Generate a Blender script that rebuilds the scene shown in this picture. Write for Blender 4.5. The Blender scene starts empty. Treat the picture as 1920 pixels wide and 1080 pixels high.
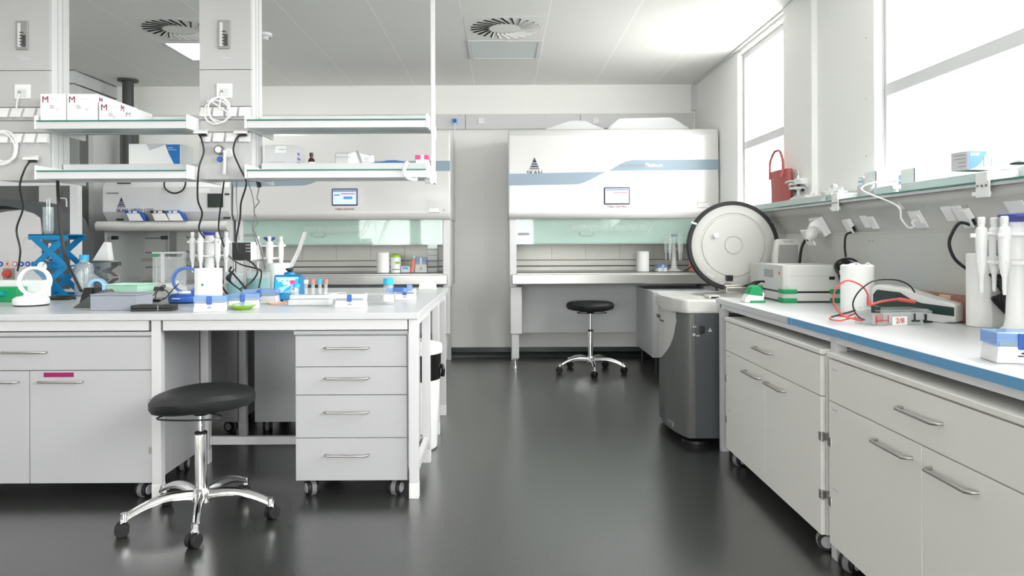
import bpy, bmesh, math, random
from mathutils import Vector, Matrix, Euler
random.seed(7)
PI = math.pi
SC = bpy.context.scene
COL = SC.collection
F = 1380.0; CX = 942.0; CY = 453.0; EYE = 1.24; CEIL = 2.93; BENCH = 0.90
ROLL = math.radians(0.25)

def W(px, py, d):
    """point of the room seen at photo pixel (px,py) at depth d"""
    dx, dy = px - CX, py - CY
    u = dx*math.cos(ROLL) - dy*math.sin(ROLL); v = dx*math.sin(ROLL) + dy*math.cos(ROLL)
    return Vector((u*d/F, d, EYE - v*d/F))
def on(px, py, h=BENCH):
    dx, dy = px - CX, py - CY
    v = dx*math.sin(ROLL) + dy*math.cos(ROLL)
    return W(px, py, (EYE - h)*F/v)

# ------------------------------------------------------------------ materials
MATS = {}
def mat(name, col, rough=0.5, metal=0.0, emit=0.0, alpha=None, bump=None, coat=0.0, var=0.0, ior=None, bscale=60):
    m = bpy.data.materials.new(name); m.use_nodes = True
    nt = m.node_tree; b = nt.nodes['Principled BSDF']
    b.inputs['Base Color'].default_value = (*col, 1); b.inputs['Roughness'].default_value = rough
    b.inputs['Metallic'].default_value = metal
    if coat: b.inputs['Coat Weight'].default_value = coat; b.inputs['Coat Roughness'].default_value = 0.1
    if emit: b.inputs['Emission Color'].default_value = (*col, 1); b.inputs['Emission Strength'].default_value = emit
    if var or bump:
        tc = nt.nodes.new('ShaderNodeTexCoord'); no = nt.nodes.new('ShaderNodeTexNoise')
        no.inputs['Scale'].default_value = bscale; no.inputs['Detail'].default_value = 3
        nt.links.new(tc.outputs['Object'], no.inputs['Vector'])
        if var:
            mx = nt.nodes.new('ShaderNodeMix'); mx.data_type = 'RGBA'
            mx.inputs[6].default_value = (*[c*(1-var) for c in col], 1); mx.inputs[7].default_value = (*[min(1, c*(1+var)) for c in col], 1)
            nt.links.new(no.outputs['Fac'], mx.inputs[0]); nt.links.new(mx.outputs[2], b.inputs['Base Color'])
        if bump:
            bp = nt.nodes.new('ShaderNodeBump'); bp.inputs['Strength'].default_value = bump; bp.inputs['Distance'].default_value = 0.002
            nt.links.new(no.outputs['Fac'], bp.inputs['Height']); nt.links.new(bp.outputs[0], b.inputs['Normal'])
    MATS[name] = m; return m
def glassy(name, tint, amount=0.85, rough=0.03, body=None):
    """thin clear sheet: mostly transparent, fresnel gloss, optional milky body"""
    m = bpy.data.materials.new(name); m.use_nodes = True; nt = m.node_tree; nt.nodes.clear()
    out = nt.nodes.new('ShaderNodeOutputMaterial'); tr = nt.nodes.new('ShaderNodeBsdfTransparent'); gl = nt.nodes.new('ShaderNodeBsdfGlossy')
    df = nt.nodes.new('ShaderNodeBsdfPrincipled'); lw = nt.nodes.new('ShaderNodeLayerWeight')
    tr.inputs[0].default_value = (*tint, 1); gl.inputs['Roughness'].default_value = rough; gl.inputs[0].default_value = (.9, .9, .9, 1)
    df.inputs['Base Color'].default_value = (*(body or tint), 1); df.inputs['Roughness'].default_value = .35
    m1 = nt.nodes.new('ShaderNodeMixShader'); m1.inputs[0].default_value = 1-amount
    nt.links.new(tr.outputs[0], m1.inputs[1]); nt.links.new(df.outputs[0], m1.inputs[2])
    lw.inputs['Blend'].default_value = 0.5
    pw = nt.nodes.new('ShaderNodeMath'); pw.operation = 'POWER'; pw.inputs[1].default_value = 4; nt.links.new(lw.outputs['Facing'], pw.inputs[0])
    ma = nt.nodes.new('ShaderNodeMath'); ma.operation = 'MULTIPLY_ADD'; ma.inputs[1].default_value = .5; ma.inputs[2].default_value = .02; nt.links.new(pw.outputs[0], ma.inputs[0])
    m2 = nt.nodes.new('ShaderNodeMixShader'); nt.links.new(ma.outputs[0], m2.inputs[0])
    nt.links.new(m1.outputs[0], m2.inputs[1]); nt.links.new(gl.outputs[0], m2.inputs[2]); nt.links.new(m2.outputs[0], out.inputs[0])
    MATS[name] = m; return m

mat('wall', (.93, .93, .91), .75, bump=.05); mat('wall_dark', (.13, .135, .13), .5)
mat('laminate', (.49, .49, .51), .38, bump=.02, bscale=200); mat('laminate_brightened', (.86, .845, .81), .4, bump=.02, bscale=200); mat('bench_top', (.60, .61, .63), .3); mat('column_panel', (.50, .50, .50), .4); mat('trunk_grey', (.54, .54, .515), .5); mat('laminate_edge', (.70, .70, .72), .45)  # same cabinet laminate twice: darker left, lighter right, lighting difference put into colour
mat('carcass', (.58, .585, .60), .5)
mat('white', (.84, .84, .84), .4); mat('gloss_white', (.64, .64, .63), .25, coat=.3); mat('paper', (.88, .88, .87), .9, bump=.25, bscale=120)
mat('card', (.86, .86, .86), .6); mat('grey_card', (.62, .62, .64), .6); mat('light_grey', (.66, .67, .68), .5)
mat('metal_white', (.66, .66, .67), .35); mat('seam', (.05, .05, .05), .6); mat('seam_grey', (.38, .38, .38), .6)
mat('black', (.012, .013, .014), .45); mat('black_rubber', (.010, .010, .011), .6); mat('seat_black', (.009, .010, .011), .5, bump=.1, bscale=300)
mat('chrome', (.82, .82, .83), .12, metal=1); mat('steel', (.60, .595, .58), .33, metal=1, var=.06, bscale=6); mat('brushed', (.62, .60, .57), .5, metal=.7, var=.1, bscale=4)
mat('handle', (.52, .50, .48), .35, metal=1); mat('grey_plastic', (.20, .205, .21), .5); mat('wheel_face', (.42, .42, .43), .5)
mat('machine_grey', (.125, .13, .13), .5, bump=.15, bscale=500); mat('machine_white', (.60, .60, .575), .4); mat('machine_dark', (.07, .08, .085), .5, bump=.15, bscale=500)
mat('stripe', (.25, .33, .40), .4); mat('navy', (.015, .02, .07), .4); mat('blue', (.02, .10, .42), .4); mat('bright_blue', (.0, .16, .50), .5); mat('card_darkened', (.34, .34, .335), .7); mat('panel_blue', (.0, .075, .27), .6); mat('letter_blue', (.10, .24, .36), .6)
mat('jack_blue', (.0, .19, .42), .4, metal=.2); mat('cap_blue', (.02, .42, .80), .4); mat('tape_blue', (.13, .36, .62), .45); mat('pale_blue', (.36, .62, .88), .5)
mat('teal_ink', (.0, .35, .36), .3); mat('green', (.0, .30, .10), .5); mat('mint', (.45, .72, .58), .5); mat('lit_wall', (.66, .80, .74), .5); mat('lime', (.28, .55, .03), .4)
mat('red', (.55, .07, .06), .5); mat('bag_red', (.52, .13, .115), .6, bump=.2, bscale=90); mat('magenta', (.30, .003, .10), .5); mat('pink', (.85, .03, .22), .4); mat('coral', (.72, .25, .16), .5)
mat('purple', (.16, .12, .40), .5); mat('crimson', (.25, .01, .08), .5); mat('foam_grey', (.30, .32, .37), .9, bump=.5, bscale=250)
mat('dark_green', (.012, .035, .030), .4); mat('dark_pipe', (.06, .065, .065), .5); mat('bin_liner', (.01, .01, .01), .25); mat('brown', (.30, .13, .08), .5); mat('coral_dark', (.52, .20, .17), .45); mat('purple_blue', (.03, .045, .32), .4); mat('ceiling_plain', (.80, .80, .775), .6)
mat('amber', (.07, .03, .015), .2); mat('peach', (.80, .52, .40), .5); mat('screen_grey', (.30, .30, .29), .3); mat('screen_dark', (.015, .03, .025), .15)
mat('text_grey', (.30, .31, .33), .5); mat('text_dark', (.06, .06, .07), .5); mat('text_faint', (.55, .56, .60), .5)
mat('screen_lit', (.45, .52, .85), .3, emit=.55); mat('screen_pale', (.72, .76, .90), .25, emit=.5)
mat('lamp_off', (.58, .64, .63), .25); mat('lamp_on', (1, .99, .95), .4, emit=9.0); mat('vent_dark', (.006, .006, .006), .8)
mat('skirting', (.045, .055, .053), .4)
glassy('window_glass', (.99, 1, 1), .97); glassy('clear_glass', (.93, .96, .96), .84, body=(.8, .85, .86)); glassy('shelf_glass', (.02, .28, .20), .15, body=(.03, .25, .19))
glassy('sash_glass', (.93, .985, .96), .80, body=(.74, .90, .85)); glassy('sash_clear', (.97, .99, .98), .93, body=(.8, .8, .8)); glassy('frosted', (.9, .92, .93), .35, body=(.82, .83, .84))
glassy('blue_lid', (.45, .65, .9), .45, body=(.30, .48, .78)); glassy('teal_liquid', (.05, .55, .58), .15, body=(.02, .40, .42)); glassy('acrylic', (.93, .95, .95), .72, body=(.80, .82, .82))
def floor_mat():
    m = mat('floor_vinyl', (.05, .051, .05), .3); nt = m.node_tree; b = nt.nodes['Principled BSDF']
    tc = nt.nodes.new('ShaderNodeTexCoord'); n1 = nt.nodes.new('ShaderNodeTexNoise'); n2 = nt.nodes.new('ShaderNodeTexNoise')
    n1.inputs['Scale'].default_value = 160; n1.inputs['Detail'].default_value = 2; n2.inputs['Scale'].default_value = 1.3; n2.inputs['Detail'].default_value = 4
    for n in (n1, n2): nt.links.new(tc.outputs['Object'], n.inputs['Vector'])
    cr = nt.nodes.new('ShaderNodeValToRGB'); cr.color_ramp.elements[0].position = .38; cr.color_ramp.elements[0].color = (.013, .015, .014, 1)
    cr.color_ramp.elements[1].position = .68; cr.color_ramp.elements[1].color = (.052, .055, .051, 1)
    nt.links.new(n1.outputs['Fac'], cr.inputs[0]); nt.links.new(cr.outputs[0], b.inputs['Base Color'])
    b.inputs['Specular IOR Level'].default_value = .5; b.inputs['Coat Weight'].default_value = 1.0; b.inputs['Coat Roughness'].default_value = .28; b.inputs['Coat IOR'].default_value = 1.52
    mr = nt.nodes.new('ShaderNodeMapRange'); mr.inputs['To Min'].default_value = .17; mr.inputs['To Max'].default_value = .30
    nt.links.new(n2.outputs['Fac'], mr.inputs['Value']); nt.links.new(mr.outputs[0], b.inputs['Roughness'])
    bp = nt.nodes.new('ShaderNodeBump'); bp.inputs['Strength'].default_value = .4; bp.inputs['Distance'].default_value = .001; nt.links.new(bp.outputs[0], b.inputs['Coat Normal'])
    nt.links.new(n1.outputs['Fac'], bp.inputs['Height']); nt.links.new(bp.outputs[0], b.inputs['Normal'])
floor_mat()
TILE = .6447; TX = -.2936; TY = 6.154
def ceil_mat():
    m = mat('ceiling_panels', (.76, .76, .75), .6); nt = m.node_tree; b = nt.nodes['Principled BSDF']
    tc = nt.nodes.new('ShaderNodeTexCoord'); sp = nt.nodes.new('ShaderNodeSeparateXYZ'); nt.links.new(tc.outputs['Object'], sp.inputs[0])
    def line(sock, off, per):
        a = nt.nodes.new('ShaderNodeMath'); a.operation = 'SUBTRACT'; a.inputs[1].default_value = off; nt.links.new(sock, a.inputs[0])
        w = nt.nodes.new('ShaderNodeMath'); w.operation = 'PINGPONG'; w.inputs[1].default_value = per/2; nt.links.new(a.outputs[0], w.inputs[0])
        l = nt.nodes.new('ShaderNodeMath'); l.operation = 'LESS_THAN'; l.inputs[1].default_value = .004; nt.links.new(w.outputs[0], l.inputs[0]); return l.outputs[0]
    l1 = line(sp.outputs['X'], TX, TILE); l2 = line(sp.outputs['Y'], TY, TILE*2)
    h = nt.nodes.new('ShaderNodeMath'); h.operation = 'MULTIPLY'; h.inputs[1].default_value = .35; nt.links.new(l2, h.inputs[0])
    mx = nt.nodes.new('ShaderNodeMath'); mx.operation = 'MAXIMUM'; nt.links.new(l1, mx.inputs[0]); nt.links.new(h.outputs[0], mx.inputs[1])
    c = nt.nodes.new('ShaderNodeMix'); c.data_type = 'RGBA'; c.inputs[6].default_value = (.80, .80, .775, 1); c.inputs[7].default_value = (.93, .93, .92, 1)
    nt.links.new(mx.outputs[0], c.inputs[0]); nt.links.new(c.outputs[2], b.inputs['Base Color'])
ceil_mat()

# ------------------------------------------------------------------ mesh building
def smooth_path(pts, n=8, closed=False):
    pts = [Vector(p) for p in pts]; out = []; N = len(pts)
    if N < 3 and not closed: return pts
    R = range(N) if closed else range(N-1)
    for i in R:
        if closed: p0, p1, p2, p3 = pts[i-1], pts[i], pts[(i+1) % N], pts[(i+2) % N]
        else: p0, p1, p2, p3 = pts[max(i-1, 0)], pts[i], pts[i+1], pts[min(i+2, N-1)]
        for k in range(n):
            t = k/n
            out.append(.5*((2*p1) + (p2-p0)*t + (2*p0-5*p1+4*p2-p3)*t*t + (3*p1-p0-3*p2+p3)*t*t*t))
    if not closed: out.append(pts[-1])
    return out
class MB:
    def __init__(s, M=None): s.bm = bmesh.new(); s.M = M or Matrix(); s.mi = 0; s.flat = []; s.proud = []
    def _fin(s, vs, fs, mi):
        for v in vs: v.co = s.M @ v.co
        for f in fs: f.material_index = s.mi if mi is None else mi
    def box(s, x0, x1, y0, y1, z0, z1, bev=0, mi=None, seg=2):
        n = len(s.bm.verts); nf = set(s.bm.faces)
        r = bmesh.ops.create_cube(s.bm, size=1)
        for v in r['verts']: v.co = Vector(((x0+x1)/2 + v.co.x*(x1-x0), (y0+y1)/2 + v.co.y*(y1-y0), (z0+z1)/2 + v.co.z*(z1-z0)))
        if bev:
            es = list({e for v in r['verts'] for e in v.link_edges})
            bmesh.ops.bevel(s.bm, geom=es, offset=bev, segments=seg, affect='EDGES', profile=.5)
        fs = [f for f in s.bm.faces if f not in nf]; vs = {v for f in fs for v in f.verts}
        for f in fs: s.flat.append(f)
        s._fin(vs, fs, mi); return s
    def lathe(s, prof, c=(0, 0, 0), seg=28, mi=None, cap=True, axis=None):
        c = Vector(c); q = Vector((0, 0, 1)).rotation_difference(Vector(axis)) if axis is not None else None
        rings = []
        for r, z in prof:
            ring = []
            for k in range(seg):
                a = 2*PI*k/seg; p = Vector((r*math.cos(a), r*math.sin(a), z))
                if q: p = q @ p
                ring.append(s.bm.verts.new(c+p))
            rings.append(ring)
        fs = []
        for a, b in zip(rings, rings[1:]):
            for k in range(seg): fs.append(s.bm.faces.new((a[k], a[(k+1) % seg], b[(k+1) % seg], b[k])))
        if cap:
            if prof[0][0] > 1e-4: fs.append(s.bm.faces.new(rings[0][::-1]))
            if prof[-1][0] > 1e-4: fs.append(s.bm.faces.new(rings[-1]))
        s._fin([v for r in rings for v in r], fs, mi); return s
    def cyl(s, p, q, r, r2=None, seg=20, mi=None):
        p, q = Vector(p), Vector(q); return s.lathe([(r, 0), (r if r2 is None else r2, (q-p).length)], p, seg, mi, True, (q-p).normalized())
    def tube(s, pts, r, seg=8, mi=None, closed=False, n=8, raw=False):
        P = [Vector(p) for p in pts] if raw else smooth_path(pts, n, closed)
        N = len(P); rings = []; up = None
        for i, p in enumerate(P):
            t = (P[(i+1) % N]-P[i-1]) if closed else (P[min(i+1, N-1)]-P[max(i-1, 0)])
            if t.length < 1e-9: t = Vector((0, 0, 1))
            t.normalize()
            if up is None: up = t.orthogonal().normalized()
            up = (up - t*up.dot(t)); up = up.normalized() if up.length > 1e-6 else t.orthogonal().normalized()
            w = t.cross(up); rr = r(i/(N-1)) if callable(r) else r
            rings.append([s.bm.verts.new(p + (up*math.cos(2*PI*k/seg) + w*math.sin(2*PI*k/seg))*rr) for k in range(seg)])
        fs = []
        pr = list(zip(rings, rings[1:])) + ([(rings[-1], rings[0])] if closed else [])
        for a, b in pr:
            for k in range(seg): fs.append(s.bm.faces.new((a[k], a[(k+1) % seg], b[(k+1) % seg], b[k])))
        if not closed: fs.append(s.bm.faces.new(rings[0][::-1])); fs.append(s.bm.faces.new(rings[-1]))
        s._fin([v for r_ in rings for v in r_], fs, mi); return s
    def prism(s, pts, axis, a, b, mi=None, bev=0):
        """outline pts (2D) extruded along axis from a to b"""
        def P(u, v, w): return {'x': (w, u, v), 'y': (u, w, v), 'z': (u, v, w)}[axis]
        nf = set(s.bm.faces)
        A = [s.bm.verts.new(P(u, v, a)) for u, v in pts]; B = [s.bm.verts.new(P(u, v, b)) for u, v in pts]; n = len(pts)
        fs = [s.bm.faces.new(A), s.bm.faces.new(B[::-1])] + [s.bm.faces.new((A[i], B[i], B[(i+1) % n], A[(i+1) % n])) for i in range(n)]
        if bev: bmesh.ops.bevel(s.bm, geom=list({e for f in fs for e in f.edges}), offset=bev, segments=2, affect='EDGES', profile=.5)
        fs = [f for f in s.bm.faces if f not in nf]
        for f in fs: s.proud.append(f)
        s._fin({v for f in fs for v in f.verts}, fs, mi); return s
    def ball(s, c, r, sc=(1, 1, 1), mi=None, u=20, v=12):
        res = bmesh.ops.create_uvsphere(s.bm, u_segments=u, v_segments=v, radius=r)
        for w in res['verts']: w.co = Vector((w.co.x*sc[0], w.co.y*sc[1], w.co.z*sc[2])) + Vector(c)
        s._fin(res['verts'], {f for w in res['verts'] for f in w.link_faces}, mi); return s
    def quad(s, pts, mi=None):
        vs = [s.bm.verts.new(p) for p in pts]; f = s.bm.faces.new(vs); s._fin(vs, [f], mi); return s
    def build(s, name, m, parent=None, world=False, flat=False):
        bmesh.ops.recalc_face_normals(s.bm, faces=s.bm.faces[:])
        for f in s.bm.faces: f.smooth = True
        for f in s.proud:
            if f.is_valid: f.normal_update()
        s.bm.faces.index_update(); level = [f.index for f in s.flat if f.is_valid] + [f.index for f in s.proud if f.is_valid and max(abs(c) for c in f.normal) > .9999]
        if world and parent is not None:
            r = parent
            off = Vector((0, 0, 0)); inv = Matrix()
            chain = []
            while r is not None: chain.append(r); r = r.parent
            M = Matrix()
            for r in reversed(chain): M = M @ r.matrix_basis
            s.bm.transform(M.inverted())
        me = bpy.data.meshes.new(name); s.bm.to_mesh(me); s.bm.free()
        for x in (m if isinstance(m, (list, tuple)) else [m]): me.materials.append(MATS[x])
        if not flat:
            me.set_sharp_from_angle(angle=math.radians(38))
            for i in level: me.polygons[i].use_smooth = False
        else:
            for p_ in me.polygons: p_.use_smooth = False
        o = bpy.data.objects.new(name, me); COL.objects.link(o)
        if parent: o.parent = parent
        return o
def tag(o, label, cat, group=None, kind=None):
    o['label'] = label; o['category'] = cat
    if group: o['group'] = group
    if kind: o['kind'] = kind
    return o
def thing(name, label, cat, loc=(0, 0, 0), rz=0, group=None):
    o = bpy.data.objects.new(name, None); COL.objects.link(o); o.location = loc; o.rotation_euler = (0, 0, rz); o.empty_display_size = .05
    return tag(o, label, cat, group)
def struct(name, mb, m, label=None):
    o = mb.build(name, m); o['kind'] = 'structure'
    if label: o['label'] = label
    return o
def copy_tree(o, parent=None):
    c = o.copy(); COL.objects.link(c); c.parent = parent
    for ch in [x for x in bpy.data.objects if x.parent == o]: copy_tree(ch, c)
    return c
def text(name, body, size, loc, rot, m, parent, align='CENTER', ext=.0008, sx=1.0, bold=0.0):
    cu = bpy.data.curves.new(name, 'FONT'); cu.body = body; cu.size = size; cu.align_x = align; cu.align_y = 'CENTER'; cu.extrude = ext; cu.resolution_u = 3; cu.offset = bold
    t = bpy.data.objects.new('tmp', cu); COL.objects.link(t)
    me = bpy.data.meshes.new_from_object(t); bpy.data.objects.remove(t); bpy.data.curves.remove(cu)
    me.materials.clear(); me.materials.append(MATS[m])
    o = bpy.data.objects.new(name, me); COL.objects.link(o); o.parent = parent; o.location = loc; o.rotation_euler = rot; o.scale = (sx, 1, 1)
    return o
FRONT = (PI/2, 0, 0)           # writing that faces the camera side (-Y)
LEFTW = (PI/2, 0, -PI/2)       # writing that faces -X

# ------------------------------------------------------------------ camera
cam = bpy.data.cameras.new('camera'); co = bpy.data.objects.new('camera', cam); COL.objects.link(co)
cam.sensor_width = 36; cam.lens = F*36/1920; cam.shift_x = (960-CX)/1920; cam.shift_y = -(540-CY)/1920
co.location = (0, 0, EYE); co.rotation_euler = (Matrix.Rotation(PI/2, 3, 'X') @ Matrix.Rotation(-ROLL, 3, 'Z')).to_euler()
cam.clip_start = .05; SC.camera = co

# ------------------------------------------------------------------ room shell
XR = 2.09; YB = 7.95; XL = -6.2; YF = -6.0
struct('floor', MB().box(XL, XR, YF, YB, -.1, 0), 'floor_vinyl')
struct('ceiling', MB().box(XL, XR, YF, YB, CEIL, CEIL+.1), 'ceiling_panels')
struct('wall_back', MB().box(XL, XR+.25, YB, YB+.1, 0, CEIL), 'wall')
struct('wall_left', MB().box(XL-.1, XL, YF, YB, 0, CEIL), 'wall')
FILL_WIN = [(-4.0, -2.5), (-2.3, -.8), (-.6, .9)]  # unseen windows added behind the camera as fill for camera-facing surfaces
w = MB(); w.box(XL, XR+.25, YF-.2, YF, 0, 1.0); w.box(XL, XR+.25, YF-.2, YF, 2.6, CEIL)
for a, b in ((XL, -4.0), (-2.5, -2.3), (-.8, -.6), (.9, XR+.25)): w.box(a, b, YF-.2, YF, 1.0, 2.6)
struct('wall_front', w, 'wall')
for i, (a, b) in enumerate(FILL_WIN):
    f = MB(); f.box(a, a+.05, YF-.12, YF-.06, 1.0, 2.6).box(b-.05, b, YF-.12, YF-.06, 1.0, 2.6).box(a+.05, b-.05, YF-.12, YF-.06, 1.0, 1.05).box(a+.05, b-.05, YF-.12, YF-.06, 2.55, 2.6)
    o = struct(f'window_{i+4}', f, 'metal_white'); MB().box(a+.05, b-.05, YF-.092, YF-.086, 1.05, 2.55).build('pane', 'window_glass', o)  # added fill window, numbered on from those of the side wall
WIN = [(5.36, 6.52), (1.75, 4.13), (-1.6, 1.1)]
SILL = 1.42; HEAD = 2.885
w = MB(); w.box(XR, XR+.25, YF, YB, 0, SILL); w.box(XR, XR+.25, YF, YB, HEAD, CEIL)
ys = [YB] + [v for p in [(b, a) for a, b in WIN] for v in p] + [YF]
for a, b in zip(ys[::2], ys[1::2]): w.box(XR, XR+.25, b, a, SILL, HEAD)
struct('wall_right', w, 'wall')
for i, (a, b) in enumerate(WIN):
    f = MB(); X0, X1 = XR+.045, XR+.10
    for (p, q) in ((a, a+.05), (b-.05, b)): f.box(X0, X1, p, q, SILL, HEAD, .004)
    f.box(X0, X1, a+.05, b-.05, SILL, SILL+.06, .004); f.box(X0, X1, a+.05, b-.05, HEAD-.05, HEAD, .004)
    f.box(X0-.005, X1, a+.05, b-.05, 2.035, 2.105, .004)
    o = struct(f'window_{i+1}', f, 'metal_white')
    MB().box(XR+.07, XR+.076, a+.05, b-.05, SILL+.06, 2.035).build('pane', 'window_glass', o)
    MB().box(XR+.07, XR+.076, a+.05, b-.05, 2.105, HEAD-.05).build('pane', 'window_glass', o)
    MB().box(X0-.012, X0, a+.018, a+.026, SILL+.02, HEAD-.02).box(X0-.004, X0, b-.03, b-.026, SILL+.02, HEAD-.02).build('gasket', 'seam_grey', o)
struct('trim_1', MB().box(2.05, XR, 4.87, 5.36, 1.50, CEIL, .004), 'wall')
struct('trim_2', MB().box(2.045, XR, YB-.06, YB, 2.64, CEIL-.02, .003), 'light_grey')
struct('trim_3', MB().box(XR-.03, XR, YF, YB, CEIL-.018, CEIL), 'metal_white')
# small fixing screws on the wall panel between the windows
s_ = MB()
for y in (4.22,):
    for z in (1.72, 2.05, 2.4): s_.cyl((XR-.002, y, z), (XR, y, z), .004, seg=8)
struct('trim_4', s_, 'seam_grey')
struct('baseboard_back', MB().box(-4.2, XR, YB-.012, YB, 0, .1).prism([(YB-.012, 0), (YB-.05, 0), (YB-.02, .015), (YB-.012, .05)], 'x', -4.2, XR), 'skirting')
# boxed-in corner at the back left
j = MB(); j.box(XL, -4.15, 7.15, YB, 2.80, CEIL-.012, mi=0); j.box(XL, -4.165, 7.165, YB, 2.785, 2.80, mi=1); j.box(XL, -4.165, 7.165, YB, CEIL-.012, CEIL, mi=1)
j.box(XL, -4.15, 7.15, YB, 2.42, 2.785, mi=0); j.box(XL, -4.17, 7.16, YB, 0, 2.42, mi=2)
j.box(-4.47, -4.30, 7.10, 7.165, 0, 2.42, mi=0); j.box(-4.17, -4.12, 7.42, YB, .1, 2.42, mi=3)
struct('trim_5', j, ['light_grey', 'seam', 'wall_dark', 'light_grey'])
struct('trim_6', MB().box(-4.13, -3.92, 7.935, YB, .1, 2.5), 'wall_dark')
# service strip along the back wall
st = thing('wall_trunking', 'long pale metal service strip with sockets across the back wall', 'trunking', (-.6, YB-.03, 2.45))
z0, z1 = 2.45, 2.61
b = MB()
for a, c in ((-4.0, -2.5), (-2.495, -1.2), (-1.195, -.395), (-.39, .84), (.845, 2.05)): b.box(a, c, YB-.05, YB-.001, z0, z1, .003)
b.build('cover', 'metal_white', st, world=True)
b = MB()
for x in [-.45, -.33, .09, .46, .80, .90, 1.24, 1.6, 1.95]: b.cyl((x, YB-.052, z1-.015), (x, YB-.049, z1-.015), .005, seg=8)
b.build('screws', 'seam_grey', st, world=True)
for px, c in ((902, 'white'), (1117, 'white'), (853, 'cap_blue')):
    p = W(px, 227, YB-.055)
    so = MB().box(p.x-.033, p.x+.033, YB-.062, YB-.05, p.z-.033, p.z+.033, .005).build('socket', 'white' if c == 'white' else 'pale_blue', st, world=True)
    if c != 'white':
        MB().cyl((p.x, YB-.10, p.z), (p.x, YB-.06, p.z), .018).build('plug', 'blue', so, world=True)
tag(MB().tube([W(853, 230, 7.84), W(852, 250, 7.86), W(852, 340, 7.88), W(850, 400, 7.9), W(848, 500, 7.9), W(847, 560, 7.92)], .007).build('power_cable', 'white'), 'white cable hanging from the blue plug on the back wall', 'cable')

# ------------------------------------------------------------------ ceiling fixtures
def vent(i, j_, label):
    cx, cy = TX+TILE*(i+.5), TY-TILE*(j_-.5)
    t = thing('ceiling_vent', label, 'vent', (cx, cy, CEIL), 0, 'swirl vents in the ceiling')
    MB().box(-TILE/2+.006, TILE/2-.006, -TILE/2+.006, TILE/2-.006, -.002, -.0005).build('face_plate', 'ceiling_plain', t)
    N = 24; sl = MB(); bl = MB()
    for k in range(N):
        a = 2*PI*k/N; R0, R1 = .13, .275; tw = .38
        p = Vector((R0*math.cos(a), R0*math.sin(a), 0)); q = Vector((R1*math.cos(a-tw), R1*math.sin(a-tw), 0))
        d = (q-p).normalized(); n = Vector((-d.y, d.x, 0))
        wi, wo = .009, .014
        pts = [p-n*wi, q-n*wo, q+n*wo, p+n*wi]
        sl.quad([(v.x, v.y, -.0025) for v in pts])
        # angled blade standing in the slot
        bl.quad([(p.x-n.x*wi, p.y-n.y*wi, -.0028), (q.x-n.x*wo, q.y-n.y*wo, -.0028), (q.x+n.x*wo*.1, q.y+n.y*wo*.1, -.010), (p.x+n.x*wi*.1, p.y+n.y*wi*.1, -.010)])
    sl.build('slots', 'vent_dark', t, flat=True)
    bl.build('blades', 'ceiling_plain', t, flat=True)
vent(0, 1, 'round swirl vent in the ceiling before the unlit lamp panel')
vent(-4, 1, 'round swirl vent in the ceiling before the lit lamp panel')
def lamp(i, yy, lit, label):
    cx = TX+TILE*(i+.5)
    t = thing('ceiling_lamp', label, 'lamp', (cx, yy, CEIL), 0, 'square ceiling lamps')
    h = TILE/2-.006; w_ = .035
    f = MB(); f.box(-h, h, -h, -h+w_, -.012, -.0005, .003).box(-h, h, h-w_, h, -.012, -.0005, .003).box(-h, -h+w_, -h+w_, h-w_, -.012, -.0005).box(h-w_, h, -h+w_, h-w_, -.012, -.0005)
    f.build('frame', 'light_grey', t)
    MB().box(-h+w_, h-w_, -h+w_, h-w_, -.006, -.0005).build('diffuser', 'lamp_on' if lit else 'lamp_off', t)
lamp(0, TY+TILE/2, False, 'unlit square lamp panel in the ceiling above the aisle')
lamp(-4, TY+TILE/2, True, 'lit square lamp panel in the ceiling beyond the service columns')
for i, yy in ((-4, 2.9), (-8, 4.4)):  # extra lit lamps added out of view to brighten the room
    lamp(i, yy, True, 'added unseen lit lamp panel in the ceiling nearer the camera')
p = W(497, 62, 5.95)
t = thing('smoke_detector', 'small round white smoke detector on the ceiling beside the column', 'smoke detector', (p.x, 5.95, CEIL))
MB().lathe([(.055, 0), (.055, -.012), (.05, -.02), (.03, -.024), (.028, -.045), (.022, -.05), (0, -.05)], seg=24).build('housing', 'white', t)
MB().lathe([(.046, -.026), (.046, -.034)], seg=24, cap=False).lathe([(.03, -.024), (.046, -.026)], seg=24, cap=False).build('sensor_ring', 'light_grey', t)
# dark duct pipe
p = W(240, 158, 7.6)
t = thing('duct_pipe', 'dark grey vertical pipe with a flange at the ceiling', 'pipe', (p.x, 7.6, 0))
MB().cyl((0, 0, 1.95), (0, 0, CEIL-.002), .055).build('pipe', 'dark_pipe', t)
MB().lathe([(.1, CEIL-.02), (.1, CEIL-.004)]).build('flange', 'dark_pipe', t)
MB().cyl((0, -.02, 1.99), (.1, -.02, 1.99), .03).cyl((.1, -.02, 1.99), (.13, -.02, 1.99), .034, mi=1).build('valve', ['black', 'blue'], t)

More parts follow.
